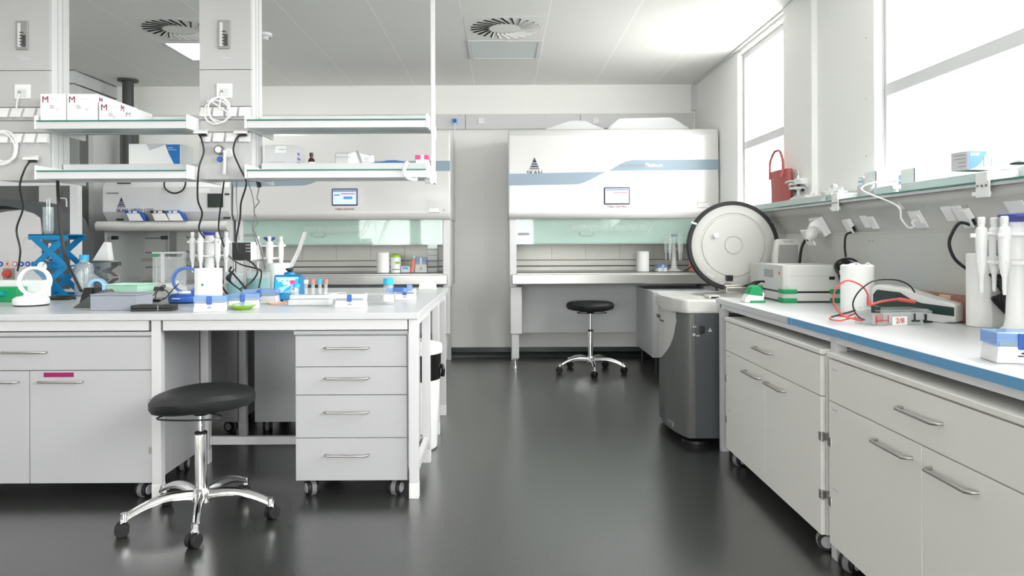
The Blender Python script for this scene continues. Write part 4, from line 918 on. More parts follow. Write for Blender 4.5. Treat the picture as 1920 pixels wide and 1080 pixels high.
MB().box(-.10, -.075, -.03, .0, .045, .075, .004).build('black_terminal', 'dark_green', t)
MB().box(-.115, -.08, -.05, -.045, .012, .048).build('red_block', 'red', t)
MB().box(.04, .075, -.057, -.052, .012, .018).box(.05, .056, -.057, -.052, .012, .045).box(.095, .13, -.057, -.05, .006, .014).box(.10, .106, -.057, -.05, .012, .042).build('electrode_holder', 'black', t)
D = 2.93
red = [W(1629, 572, D), W(1628, 555, D), W(1618, 538, D), W(1600, 528, D), W(1585, 527, D), W(1568, 540, D), W(1562, 560, D), W(1568, 578, D), W(1582, 592, D), W(1600, 598, D-.0), W(1617, 601, 2.93)]
tag(MB().tube(red + [W(1600, 596, 3.0), W(1575, 601, 2.98), W(1556, 598, 3.0), W(1566, 592, 3.1), W(1590, 593, 3.1), W(1605, 586, 3.1)], .0035, seg=8).cyl(W(1627, 556, D), W(1630, 572, D), .004, .009).build('test_lead', 'red'), 'red test lead looping from the tank across the worktop', 'cable')
tag(MB().tube([W(1633, 572, D), W(1650, 566, D+.02), W(1668, 563, D+.04), W(1684, 561, D+.05)], .005, seg=8).cyl(W(1684, 561, D+.05), W(1716, 566, D+.03), .0075).build('test_lead', 'red'), 'short red test lead lying against the reader head', 'cable')
tag(MB().tube([W(1715, 548, 3.04), W(1705, 535, 3.0), W(1685, 526, 2.97), W(1660, 524, 2.95), W(1635, 528, 2.93), W(1612, 545, 2.93), W(1600, 565, 2.95), W(1601, 580, 2.95), W(1610, 594, 2.93), W(1622, 600, 2.92)], .0032, seg=8).cyl(W(1560, 594, 3.02), W(1604, 582, 3.1), .004).build('test_lead', 'black'), 'black test lead arching from the reader head to the worktop', 'cable')
# handheld reader
p = on(1690, 598)
t = thing('handheld_reader', 'large white handheld reader with a dark green side band lying on the worktop', 'reader', (1.705, 3.21, .9006), math.radians(-56))
prof = [(-.08, .045), (-.075, .028), (.0, .018), (.10, .010), (.22, .0), (.27, .004), (.27, .080), (.20, .092), (.12, .112), (.07, .132), (-.04, .145), (-.07, .140), (-.082, .12)]
MB().prism(prof, 'y', -.04, .05, bev=.010).build('shell', 'gloss_white', t)
MB().prism([(-.068, .05), (-.06, .035), (.04, .030), (.08, .040), (.12, .038), (.265, .030), (.265, .066), (.14, .075), (.10, .085), (.05, .115), (-.05, .122), (-.068, .10)], 'y', -.0435, -.035, bev=.002).build('side_band', 'dark_green', t)
b = MB()
for (x, z) in ((-.055, .105), (-.05, .055), (.04, .10), (.05, .045)): b.cyl((x, -.0455, z), (x, -.043, z), .005, seg=10)
b.box(.04, .2, -.02, .04, .0002, .012).build('feet_and_screws', 'black', t)
# flat boxes behind it
p = W(1770, 548, 3.45)
t = thing('flat_box', 'flat red-brown box behind the handheld reader', 'box', (1.905, 3.10, .901))
MB().box(-.03, .036, -.12, .28, 0, .105, .003).box(-.031, -.02, -.02, .06, .09, .1055, mi=1).build('box', ['brown', 'peach'], t)
t = thing('tip_rack', 'blue-lidded rack beside the torn towel roll', 'rack', (1.77, 3.62, .901))
MB().box(-.07, .07, -.05, .05, 0, .07, .004).build('base', 'blue_lid', t); MB().box(-.072, .10, -.052, .052, .07, .10, .004).build('lid', 'blue', t)
p = W(1725, 545, 3.6)
t = thing('paper_pack', 'low stack of pale blue sheets behind the handheld reader', 'paper', (1.86, 3.46, .901))
MB().box(-.09, .07, -.05, .05, 0, .107, .002).build('sheets', 'pale_blue', t)
# flared towel roll
p = on(1843, 615); rr = 31*2.83/F
p = Vector((p.x*(p.y+rr)/p.y, p.y, p.z))
t = towel_roll('tall white towel roll with a flared loose sheet, beside the pipette stand', p.x, p.y+rr*.8, .9, rr, .285)
b = MB(); vs = []
N = 14
lo = []; hi = []
for i in range(N+1):
    a = -PI*.62+i/N*PI*.75; f = i/N
    hi.append((rr*1.01*math.cos(a), rr*1.01*math.sin(a), .27-.0*f)); ro = rr*(1.02+.75*f**1.5)
    lo.append((ro*math.cos(a*.9), ro*math.sin(a*.9), .002))
vh = [b.bm.verts.new(v) for v in hi]; vl = [b.bm.verts.new(v) for v in lo]
for i in range(N): b.bm.faces.new((vh[i], vh[i+1], vl[i+1], vl[i]))
bmesh.ops.solidify(b.bm, geom=b.bm.faces[:], thickness=.0015)
b.build('loose_sheet', 'paper', t)
# pipette carousels
def pipette(parent, M, m='white'):
    b = MB(M)
    b.lathe([(.0125, -.075), (.0165, -.055), (.0185, .0), (.020, .06), (.017, .078), (.011, .082), (.011, .092)], seg=14)
    b.box(-.008, .008, .010, .034, .045, .06, .003)
    o = b.build('pipette', m, parent)
    MB(M).lathe([(.011, .092), (.0125, .094), (.0125, .114), (.009, .118), (0, .118)], seg=12).build('button', 'white', o)
    MB(M).lathe([(.0125, -.075), (.008, -.09), (.0065, -.14), (.0055, -.15)], seg=12).build('shaft', 'white', o)
    MB(M).box(-.006, .006, -.021, -.017, -.02, .035, .001).build('scale_window', 'text_grey', o)
    return o
def carousel(label, x, y, z, H, n, full=True, phase=0.0, s=1.0):
    t = thing('pipette_carousel', label, 'pipette stand', (x, y, z+.0006), 0, None)
    MB().lathe([(.0, 0), (.105*s, 0), (.11*s, .004), (.11*s, .009), (.06*s, .020), (.042*s, .035), (.036*s, .06), (.030*s, H*.45), (.030*s, H*.62), (.034*s, H*.63), (.034*s, H*.88), (.028*s, H*.90), (.024*s, H-.03)], seg=36).build('stand', 'white', t)
    MB().lathe([(.015*s, H-.034), (.045*s, H-.018), (.056*s, H-.012), (.056*s, H-.004), (.04*s, H), (0, H)], seg=36).build('blue_knob', 'purple_blue', t)
    zt, zb = H*.83, H*.60
    for zz in (zt, zb):
        r_ = MB(); r_.lathe([(.03*s, zz-.006), (.062*s, zz-.006), (.064*s, zz), (.062*s, zz+.006), (.03*s, zz+.006)], seg=32)
        for k in range(n):
            a = phase+2*PI*k/n
            r_.tube([(.06*s*math.cos(a), .06*s*math.sin(a), zz), (.10*s*math.cos(a), .10*s*math.sin(a), zz+.004), (.118*s*math.cos(a+.12), .118*s*math.sin(a+.12), zz+.006)], .006, seg=6, n=3)
        r_.build('rack_ring', 'white', t)
    if full:
        for k in range(n):
            a = phase+2*PI*k/n
            M = Matrix.Translation((.105*s*math.cos(a), .105*s*math.sin(a), H*.70)) @ Matrix.Rotation(a-PI/2, 4, 'Z')
            pipette(t, M)
    return t
p = W(393, 545, 4.95)
carousel('white pipette carousel with blue knob and five pipettes, on the island bench', p.x, 4.95, .9, .42, 6, phase=.35)
carousel('large white pipette carousel with blue knob at the right picture edge', 1.79, 2.56, .9, .43, 6, phase=.62)
# clear hanging frames on the big carousel
# tip boxes
def tip_box(name, label, x, y, z, rz, w_=.12, d=.085, h=.068, latch='blue', lid='blue_lid', base='white', group=None, open_=False):
    t = thing(name, label, 'tip box', (x, y, z+.0006), rz, group)
    MB().prism([(-w_/2, 0), (w_/2, 0), (w_/2-.005, h*.55), (-w_/2+.005, h*.55)], 'y', -d/2, d/2, bev=.003).build('base', base, t)
    MB().box(-w_/2, w_/2, -d/2, d/2, h*.56, h, .004).build('lid', lid, t)
    MB().box(-w_/2+.008, w_/2-.008, -d/2-.0012, -d/2+.001, h*.56, h*.70).build('band', 'stripe', t)
    l = MB().box(-.012, .012, -d/2-.006, -d/2+.001, h*.45, h*.98, .003); l.build('latch', latch, t)
    MB().box(-.012, .012, -d/2-.001, -d/2+.001, h*.22, h*.26).box(-.003, .003, -d/2-.001, -d/2+.001, h*.30, h*.36).build('print', 'navy', t)
    return t
p = on(1898, 684); tip_box('tip_box', 'blue and white pipette tip box at the front right corner of the worktop', p.x+.045, p.y+.06, .9, math.radians(-10), .13, .10, .085)

# ------------------------------------------------------------------ things on the window shelf and sill
p = W(1463, 384, 5.29)
t = thing('handbag', 'red bucket handbag with a thin round handle on the window sill', 'bag', (2.005, 5.29, 1.4568))
Hb = W(1463, 320, 5.29).z-1.4565
N = 40; b = MB(); rings = []
for (f, z) in ((0, 0), (.96, 0), (1, .012), (1.0, Hb*.5), (1.03, Hb), (.99, Hb), (.96, Hb*.5), (.93, .012), (0, .012)):
    rings.append([b.bm.verts.new(((.040*f*math.cos(2*PI*k/N)), .165*f*math.sin(2*PI*k/N), z)) for k in range(N)])
for A, B in zip(rings, rings[1:]):
    for k in range(N): b.bm.faces.new((A[k], A[(k+1) % N], B[(k+1) % N], B[k]))
bmesh.ops.remove_doubles(b.bm, verts=b.bm.verts[:], dist=1e-5)
b.build('body', 'bag_red', t)
hh = W(1463, 283, 5.29).z-1.4565
for x in (-.030,):
    MB().tube([(x, .125, Hb-.055), (x-.002, .13, Hb), (x-.002, .125, Hb+.07), (x, .06, hh-.01), (x, .0, hh), (x, -.06, hh-.012), (x-.002, -.11, Hb+.07), (x-.004, -.122, Hb), (x-.012, -.115, Hb-.055)], lambda s_: .010+.006*max(0, abs(s_-.5)*2-.75)*4, n=6).build('handle', 'bag_red', t)
p = W(1493, 365, 5.0)
t = thing('tip_stand', 'small white multi-arm holder with black clips in front of the handbag', 'holder', (2.02, 5.02, 1.4568))
b = MB(); b.prism([(-.10, 0), (.09, 0), (.06, .07), (-.05, .09)], 'x', -.04, .04, bev=.006); b.build('base', 'frosted', t)
MB().cyl((0, 0, .08), (0, 0, .19), .012).lathe([(.0, .128), (.055, .128), (.06, .135), (.06, .145), (0, .15)], seg=24).lathe([(.0, .16), (.045, .162), (.045, .20), (0, .205)], (.0, -.05, 0), 20).build('arms', 'white', t)
for (a, zz) in ((.3, .15), (1.3, .16), (2.2, .185), (3.0, .15), (3.7, .185), (4.6, .16), (5.4, .185)):
    MB().tube([(0, 0, zz), (.05*math.sin(a), .07*math.cos(a), zz+.005), (.07*math.sin(a), .13*math.cos(a), zz-.004)], .009, seg=8).build('arm', 'gloss_white', t)
    MB().box(.035*math.sin(a)-.008, .035*math.sin(a)+.008, .06*math.cos(a)-.01, .06*math.cos(a)+.01, zz-.038, zz-.018, .002).build('clip', 'black', t)
MB().tube([(0, 0, .19), (0, 0, .24), (0, .012, .262), (0, .02, .25), (0, .006, .235)], .006).build('hook', 'chrome', t)
def crumple(name, label, c, sx, sy, sz, m, cat, seed, m2=None):
    rnd = random.Random(seed); b = MB()
    res = bmesh.ops.create_icosphere(b.bm, subdivisions=3, radius=1)
    for v in res['verts']:
        k = 1+rnd.uniform(-.22, .18); v.co = Vector((v.co.x*sx*k, v.co.y*sy*k, max(0, (v.co.z+.3))*sz*k*.8)) + Vector(c)
    for f in b.bm.faces: f.material_index = 1 if (m2 and rnd.random() < .14) else 0
    return tag(b.build(name, [m, m2] if m2 else m, flat=True), label, cat)
crumple('crumpled_packets', 'crumpled white wrappers with purple print on the window sill', (2.0, 4.45, 1.4565), .05, .16, .105, 'white', 'wrapper', 4, 'text_faint')
crumple('crumpled_wrapper', 'small crumpled white wrapper beside the multi-arm holder', (2.0, 4.75, 1.4565), .045, .12, .085, 'paper', 'wrapper', 9)
# draped tissue over the lip
p = W(1632, 356, 3.95)
b = MB(); N = 8; g = []
for i in range(N+1):
    row = []
    for j_ in range(5):
        v = i/N; y = 3.86+.045*j_; prof_ = [(2.03, 1.50), (2.0, 1.53), (1.965, 1.535), (1.948, 1.53), (1.945, 1.51), (1.942, 1.495), (1.94, 1.485), (1.935, 1.475), (1.93, 1.468)][i]
        row.append(b.bm.verts.new((prof_[0]+.006*math.sin(j_*2.1+i), y+.012*math.sin(i*1.3), prof_[1]+.004*math.sin(j_*1.7))))
    g.append(row)
for i in range(N):
    for j_ in range(4): b.bm.faces.new((g[i][j_], g[i+1][j_], g[i+1][j_+1], g[i][j_+1]))
bmesh.ops.solidify(b.bm, geom=b.bm.faces[:], thickness=.003)
tag(b.build('tissue', 'paper'), 'white tissue draped over the shelf lip beside the mask cartons', 'tissue')
def stackbox(label, x, y, w_, d, h, stuffm):
    t = thing('mask_carton', label, 'box', (x, y, 1.457), 0, 'open cartons on the window sill')
    MB().box(-w_/2, w_/2, -d/2, -d/2+.003, 0, h).box(-w_/2, -w_/2+.003, -d/2, d/2, 0, h).box(w_/2-.003, w_/2, -d/2, d/2, 0, h).box(-w_/2, w_/2, -d/2, d/2, 0, .003).build('carton', 'card', t)
    MB().box(.005, .016, -d/2-.001, -d/2, .0, h).box(.03, .034, -d/2-.001, -d/2, .0, h).build('purple_stripes', 'purple', t)
    MB().box(-w_/2+.005, w_/2-.005, -d/2+.005, d/2+.04, .004, h*.85, .01).build('contents', stuffm, t)
    return t
zt1 = W(1680, 317, 3.78).z-1.457
stackbox('open white carton with purple stripes and pale grey contents on the sill', 2.02, 3.92, .12, .12, zt1, 'grey_card')
stackbox('open white carton with purple stripes and pale blue contents on the sill', 2.02, 3.56, .12, .12, W(1735, 314, 3.5).z-1.457, 'pale_blue')
b = MB()
for k in range(7): b.box(1.97, 2.05, 4.0+.003*k, 4.10-.004*k, 1.457+.020*k, 1.457+.020*k+.012, .003, mi=k % 2)
tag(b.build('mask_stack', ['white', 'pale_blue']), 'stack of folded white and blue masks beside the tissue', 'masks')
t = thing('brand_carton', 'long white carton with a blue curved end and pale letters on the shelf lip', 'box', (1.85, 2.92, 1.517), math.radians(10))
MB().box(0, .27, 0, .09, 0, .076, .001).build('carton', 'card_darkened', t)  # white card darkened in colour against strong window light, blue print likewise
MB().box(-.001, 0, .001, .089, .001, .075).build('end_face', 'grey_card', t)
pp = [(.001, .075), (.085, .075), (.075, .05), (.055, .025), (.03, .008), (.001, .001)]
MB().prism(pp, 'y', -.001, 0).build('blue_panel', 'panel_blue', t)
scribble(t, .008, .066, .045, 2, y=-.002, m='white', lh=.007)
text('lettering', 'BRAND', .062, (.065, -.0012, .033), FRONT, 'letter_blue', t, align='LEFT', ext=.0004)
scribble(t, .0, .0, .0, 0)
b = MB()
for z in (.06, .045, .03, .015): b.box(-.002, -.001, .012, .012+.04+.02*(z > .04), z, z+.003)
b.build('end_print', 'text_grey', t)
tag(MB().lathe([(.0, .0), (.03, 0), (.033, .005), (.02, .014), (0, .016)], (1.90, 2.70, 1.5152)).build('black_lid', 'black'), 'little round black lid at the near end of the window shelf', 'tin')  # loose black lid lying on the shelf

# ------------------------------------------------------------------ things on the island bench
def mini_fuge(label, cx, cy, z, s, mbase, mrim, dark=False, lid_r=.075, tilt=-.25):
    t = thing('mini_centrifuge', label, 'centrifuge', (cx, cy, z+.0006), 0, None)
    MB().lathe([(.0, 0), (.098*s, 0), (.1*s, .006)], seg=36).build('dark_base', 'black', t)
    MB().lathe([(.1*s, .007), (.105*s, .02), (.103*s, .038), (.085*s, .05), (.05*s, .055), (0, .055)], seg=36).build('base', mbase, t)
    c = Vector((0, .03*s, .05+lid_r*1.0)); ax = Vector((.25, -1, .12)).normalized()
    MB().lathe([(lid_r, 0), (lid_r*.98, .012), (lid_r*.82, .012), (lid_r*.8, 0), (lid_r*.8, -.02), (lid_r, -.03)], c, 40, None, False, ax).build('lid_rim', mrim, t)
    MB().lathe([(lid_r*.8, -.005), (lid_r*.75, -.03), (lid_r*.5, -.045), (0, -.05)], c, 36, None, False, ax).build('lid_dome', 'clear_glass', t)
    MB().lathe([(.045*s, .055), (.04*s, .066), (0, .068)], seg=24).build('rotor', 'white', t)
    return t
p = on(43, 575); mini_fuge('white mini centrifuge with its clear lid open, at the left end of the bench', p.x, p.y+.07, .9, .85, 'white', 'white', lid_r=.082)
p = on(334, 570); g = mini_fuge('blue mini centrifuge with its round lid open, beside the black case', p.x, p.y+.08, .9, .82, 'blue', 'blue', lid_r=.078)
MB().box(-.03, .012, -.0895, -.086, .027, .032).build('name_mark', 'white', g)
p = on(211, 583)
t = thing('foam_box', 'grey speckled foam box at the front edge of the island bench', 'box', (p.x, p.y+.01, .9006))
wb = 76*3.62/F
MB().box(-.118, .118, 0, .17, 0, .075, .003).build('box', 'foam_grey', t); MB().box(-.12, .12, -.002, .172, .076, .083, .003).build('lid', 'foam_grey', t)
p = on(283, 584)
t = thing('black_case', 'flat black case at the front edge of the island bench', 'case', (p.x, p.y+.0, .9006), math.radians(4))
MB().box(-.10, .10, 0, .09, 0, .014, .003).build('lower_half', 'black', t); MB().box(-.10, .10, 0, .09, .0145, .030, .003).build('upper_half', 'black', t); MB().box(.03, .036, -.001, .091, .001, .031, .0).build('strap', 'grey_plastic', t)
# mint tray
p = W(246, 540, 4.12)
t = thing('plastic_tray', 'mint green plastic tray behind the grey foam box', 'tray', (p.x, 4.12, .9006), math.radians(-8))
b = MB(); r0, r1 = (.07, .06), (.092, .08)
def rect(rx, ry, z): return [Vector((sx*rx, sy*ry, z)) for sx, sy in ((-1, -1), (1, -1), (1, 1), (-1, 1))]
rs = [rect(*r0, 0), rect(*r1, .107), rect(r1[0]+.012, r1[1]+.012, .110), rect(r1[0]+.010, r1[1]+.010, .114), rect(r1[0]-.004, r1[1]-.004, .112), rect(r0[0]-.004, r0[1]-.004, .004)]
rv = [[b.bm.verts.new(v) for v in r] for r in rs]
b.bm.faces.new(rv[0]); b.bm.faces.new(rv[-1])
for A, B in zip(rv, rv[1:]):
    for k in range(4): b.bm.faces.new((A[k], A[(k+1) % 4], B[(k+1) % 4], B[k]))
b.build('tray', 'mint', t)
MB().box(-.09, .02, -.03, .03, .06, .097, .005).build('papers', 'paper', t)
# lab jack
def lab_jack(name, label, x, y, z, w_, d, H, m, arms=2):
    t = thing(name, label, 'lab jack', (x, y, z+.0006))
    MB().box(-w_/2, w_/2, -d/2, d/2, 0, .008, .002).box(-w_/2, w_/2, -d/2, -d/2+.003, 0, .022).box(-w_/2, w_/2, d/2-.003, d/2, 0, .022).build('base_plate', m, t)
    MB().box(-w_/2, w_/2, -d/2, d/2, H-.008, H, .002).box(-w_/2, w_/2, -d/2, -d/2+.003, H-.035, H).box(-w_/2, w_/2, d/2-.003, d/2, H-.035, H).build('top_plate', m, t)
    n = 2; seg = (H-.035)/n
    for sy in (-1, 1):
        for k in range(n):
            z0_ = .015+seg*k; z1_ = z0_+seg
            for sgn in (-1, 1):
                a = Vector((-sgn*w_*.40, sy*(d/2-.012), z0_)); c = Vector((sgn*w_*.40, sy*(d/2-.012), z1_)); dd = (c-a).normalized(); nn = Vector((-dd.z, 0, dd.x))*w_*.075
                MB().prism([((a+nn).x, (a+nn).z), ((c+nn).x, (c+nn).z), ((c-nn).x, (c-nn).z), ((a-nn).x, (a-nn).z)], 'y', sy*(d/2-.012)-.002+sgn*.0025, sy*(d/2-.012)+.002+sgn*.0025, bev=.0008).build('scissor_arm', m, t)
    for k in (1,):
        zz = .015+seg*k
        MB().box(-w_*.42, w_*.42, -d/2+.006, -d/2+.010, zz-.010, zz+.010, .002).cyl((-w_*.38, -d/2, zz), (-w_*.38, d/2, zz), .006).cyl((w_*.38, -d/2, zz), (w_*.38, d/2, zz), .006).build('cross_bar', m, t)
    MB().cyl((0, -d/2-.05, .015+seg), (0, d/2, .015+seg), .005).lathe([(.0, 0), (.03, 0), (.03, .012), (0, .014)], (0, -d/2-.05, .015+seg), 20, None, True, (0, -1, 0)).build('screw_knob', 'chrome', t)
    return t
pj = W(105, 548, 4.7)
Hj = W(105, 439, 4.6).z-.9
lab_jack('lab_jack', 'tall blue scissor lab jack under the glass cylinder', pj.x, 4.72, .9, .25, .2, Hj, 'jack_blue')
b = MB().box(W(139, 441, 4.6).x-.03, W(155, 441, 4.6).x, 4.60, 4.66, .9+Hj-.03, .9+Hj-.002, .002)
# glass cylinder on it
p = W(87, 436, 4.68)
t = thing('glass_cylinder', 'tall clear glass vessel with inner tubes standing on the blue jack', 'glassware', (p.x, 4.70, .9+Hj+.001))
hc = W(87, 388, 4.68).z-.9-Hj
MB().lathe([(.0, 0), (.018, .0), (.03, .015), (.031, .03), (.031, hc), (.028, hc), (.028, .03), (.02, .01), (0, .006)], seg=28, cap=False).build('vessel', 'clear_glass', t)
MB().cyl((-.008, 0, .02), (-.008, 0, hc+.05), .004).cyl((.008, 0, .02), (.008, 0, hc+.06), .005).tube([(.008, 0, hc+.05), (.03, 0, hc+.055), (.10, 0, hc+.055), (.115, 0, hc+.045), (.118, 0, hc-.0)], .004).build('inner_tube', 'frosted', t)
# flask seen inside the jack
p = W(94, 481, 4.72)
t = thing('round_flask', 'small shiny round flask hanging inside the blue jack', 'glassware', (p.x, 4.72, p.z-.035))
MB().ball((0, 0, .035), .034).cyl((0, 0, .065), (0, 0, .12), .009).build('flask', 'chrome', t)
# glass jar with blue cap
p = on(149, 556)
t = thing('glass_jar', 'clear glass bottle with a bright blue cap beside the blue jack', 'bottle', (p.x+.02, p.y+.02, .9006))
zj = .9; hT = W(149, 478, p.y).z-.9
MB().lathe([(.0, .0), (.052, 0), (.056, .008), (.056, hT-.09), (.048, hT-.06), (.026, hT-.045), (.025, hT-.03), (.023, hT-.03), (.024, hT-.045), (.045, hT-.062), (.053, hT-.09), (.053, .01), (0, .006)], seg=36, cap=False).build('glass', 'clear_glass', t)
MB().lathe([(.0295, hT-.034), (.0295, hT-.002), (.026, hT), (0, hT)], seg=28).build('cap', 'cap_blue', t)
# tape roll
p = W(183, 532, 4.75)
t = thing('tape_roll', 'pale blue roll of tape standing on the bench beside the bottle', 'tape', (p.x, 4.75, .9565))
MB().lathe([(.034, -.03), (.052, -.03), (.052, .03), (.034, .03), (.034, -.03)], (0, 0, .006), 36, None, False, (.25, -1, 0)).build('tape', 'pale_blue', t)
tag(MB().prism([(-2.27, .9006), (-2.06, .9006), (-2.07, .955), (-2.11, .995), (-2.19, .955)], 'y', 3.88, 3.98, bev=.004).build('dark_wedge', 'machine_dark'), 'dark grey wedge-shaped pad behind the grey foam box', 'pad')
# metal jack with white funnel card
p = W(190, 518, 4.95)
lab_jack('lab_jack', 'small grey metal lab jack carrying a white pyramid', p.x, 4.98, .9, .17, .14, W(190, 490, 4.93).z-.9, 'handle')
zz = W(190, 489, 4.95).z+.001
t = thing('paper_pyramid', 'white pyramid standing on the small metal jack', 'paper cone', (p.x, 4.98, zz+.001))
hp = W(184, 455, 4.95).z-zz
MB().prism([(-.06, 0), (.055, 0), (.038, hp), (.018, hp+.004)], 'y', -.03, .03, bev=.002).build('pyramid', 'white', t)
# black block with thick cable
p = on(160, 568)
t = thing('black_weight', 'black tapered block beside the grey foam box', 'block', (p.x+.01, p.y+.02, .9006), .0)
MB().prism([(-.045, 0), (.02, 0), (.03, .085), (-.02, .085)], 'y', -.02, .04, bev=.003).box(.03, .06, -.015, .03, .05, .085, .003).build('block', 'black', t)
z = lambda px, py, d: W(px, py, d)
def cable(label, pts, r, m='black', name='power_cable'):
    return tag(MB().tube(pts, r).build(name, m), label, 'cable')
def corded(px, py, d0, label, pts, r=.0055):
    c = W(px, py, 4.318); t = thing('mains_plug', label, 'plug', c)
    MB().prism([(4.322, c.z+.02), (4.29, c.z+.005), (4.29, c.z-.008), (4.322, c.z-.008)], 'x', c.x-.045, c.x+.03, bev=.002).build('white_flap', 'white', t, world=True)
    MB().box(c.x-.018, c.x+.028, 4.295, 4.32, c.z-.022, c.z-.0085, .005).build('black_plug', 'black', t, world=True)
    MB().tube([(c.x-.012, 4.305, c.z-.018)]+pts, r).build('cord', 'black', t, world=True); return t
corded(62, 298, 4.3, 'black-corded plug on the leftmost service column', [z(46, 318, 4.28), z(37, 350, 4.3), z(43, 390, 4.35), z(31, 430, 4.4), z(38, 470, 4.4), z(33, 508, 4.45)])
cable('thick black cable slanting down in front of the blue jack', [z(108, 340, 4.30), z(110, 380, 4.35), z(114, 430, 4.35), z(122, 480, 4.35), z(135, 510, 4.3), z(152, 545, 4.1)], .010)
corded(380, 249, 4.3, 'black-corded plug at the left side of the gauge column', [z(378, 262, 4.29), z(382, 285, 4.3), z(374, 310, 4.29), z(371, 335, 4.29), z(371, 375, 4.4), z(379, 400, 4.5), z(373, 428, 4.6), z(383, 446, 4.75)])
corded(455, 249, 4.3, 'black-corded plug at the right side of the gauge column', [z(442, 262, 4.29), z(438, 285, 4.3), z(450, 315, 4.29), z(460, 335, 4.29), z(461, 350, 4.3), z(452, 380, 4.4), z(450, 410, 4.45), z(443, 450, 4.5), z(449, 475, 4.5), z(475, 495, 4.5), z(483, 510, 4.5), z(470, 530, 4.5), z(450, 542, 4.45)])
cable('thin black cable dropping behind the pipette carousel', [z(420, 340, 4.5), z(416, 370, 4.55), z(412, 400, 4.6), z(410, 430, 4.7), z(416, 450, 4.9), z(428, 478, 5.0), z(450, 495, 4.7), z(485, 505, 4.6), z(490, 515, 4.6), z(485, 540, 4.6)], .005)
cable('thin grey cord hanging between the bench and the left safety cabinet', [z(444, 340, 4.6), z(443, 370, 4.6), z(446, 410, 4.6), z(448, 450, 4.6)], .003, 'grey_plastic')
cable('thin grey cord with kinks hanging below the black float', [z(486, 352, 4.5), z(482, 372, 4.5), z(486, 378, 4.5), z(476, 395, 4.55), z(484, 415, 4.6), z(476, 428, 4.6), z(480, 440, 4.6), z(492, 480, 4.8), z(497, 505, 4.9)], .0035, 'grey_plastic')
cable('thin grey cord beside the kinked one', [z(464, 338, 4.5), z(474, 370, 4.5), z(477, 400, 4.55), z(474, 430, 4.6), z(482, 460, 4.7)], .003, 'grey_plastic')
pf = z(485, 345, 4.5); tag(MB().cyl(pf+Vector((-.005, 0, .025)), pf+Vector((.005, 0, -.02)), .013).build('cable_float', 'black'), 'small black cylinder hanging under the shelf by the column', 'connector')
cable('black cable running along the bench past the white towel roll', [z(417, 538, 4.3), z(428, 552, 4.25), z(450, 556, 4.2), z(462, 545, 4.2), z(450, 528, 4.3), z(436, 512, 4.4), z(430, 508, 4.4), z(434, 500, 4.4)], .006)
b = MB(); p = z(455, 540, 4.25)
for k in range(5):
    b.tube([z(432+k*2, 512-k*2, 4.35), z(424+2*k, 522+k, 4.33), z(436+3*k, 533+k*2, 4.3), z(452, 545, 4.25), z(458+k, 552, 4.2)], .0035, n=6)
tag(b.build('tangled_cables', 'black'), 'tangle of thin black leads in front of the teal-filled vessels', 'cable')
# cable coil near left
p = on(112, 563); pts = []
for i in range(44): a = 2*PI*i/12; pts.append((p.x+(.075+.008*math.sin(i))*math.cos(a), p.y+.02+.05*math.sin(a), .907+.004*(i//12)))
tag(MB().tube(pts, .0045, n=3, seg=7).build('cable_coil', 'black'), 'coil of black cable lying on the bench before the blue jack', 'cable')
b = MB()
for k, q in enumerate(([(286, 556), (298, 540), (310, 536), (300, 552), (308, 560), (322, 545), (335, 532)], [(290, 562), (296, 545), (312, 545), (316, 556), (300, 563), (290, 560)])):
    b.tube([z(x, y, 4.0) if y < 550 else on(x, y, .905) for x, y in q], .003, n=6)
q = on(292, 563, .91); b.box(q.x-.02, q.x+.025, q.y-.012, q.y+.012, .9006, .916, .004)
tag(b.build('thin_leads', 'black'), 'thin black lead with a small switch beside the blue mini centrifuge', 'cable')
# green box and carton at far left
p = on(5, 568)
t = thing('glove_carton', 'green and white glove carton at the left picture edge', 'box', (p.x-.12, p.y+.10, .9006))
MB().box(-.13, .16, -.04, .06, 0, .085, .003).build('carton', 'green', t); MB().box(-.14, .24, .065, .16, 0, .12, .003).build('white_carton', 'card', t)
MB().tube([(-.05, -.05, .06), (.03, -.055, .045), (.10, -.05, .05)], .016).build('glove', 'teal_ink', t)
# acrylic frame
p = z(312, 522, 4.9)
t = thing('acrylic_frame', 'clear acrylic gel frame with a white scale, behind the mint tray', 'rack', (p.x, 4.95, .9006))
x0_, x1_ = z(282, 522, 4.9).x-p.x, z(341, 522, 4.9).x-p.x; zt_ = z(312, 476, 4.9).z-.9
MB().box(x0_, x0_+.012, -.02, .02, 0, zt_).box(x1_-.012, x1_, -.02, .02, 0, zt_).box(x0_+.012, x1_-.012, -.01, -.006, .0, zt_-.02).build('panels', 'acrylic', t)
MB().box(x0_-.004, x1_, -.022, .022, zt_, zt_+.012, .002).box(x0_+.05, x0_+.075, -.012, -.008, .02, zt_).build('scale_and_bar', 'frosted', t)
MB().box(x0_+.0, x0_+.035, -.024, -.018, zt_-.02, zt_).build('green_tab', 'green', t)
p = z(300, 535, 4.7)
t = thing('white_instrument', 'low white instrument with a dark window behind the blue mini centrifuge', 'instrument', (p.x, 4.6, .9006))
MB().prism([(-.16, 0), (.16, 0), (.16, .06), (.10, .085), (-.10, .085), (-.16, .05)], 'y', -.06, .14, bev=.006).build('housing', 'machine_white', t); MB().box(-.10, .10, -.063, -.058, .045, .07, .003).build('window', 'seam', t)
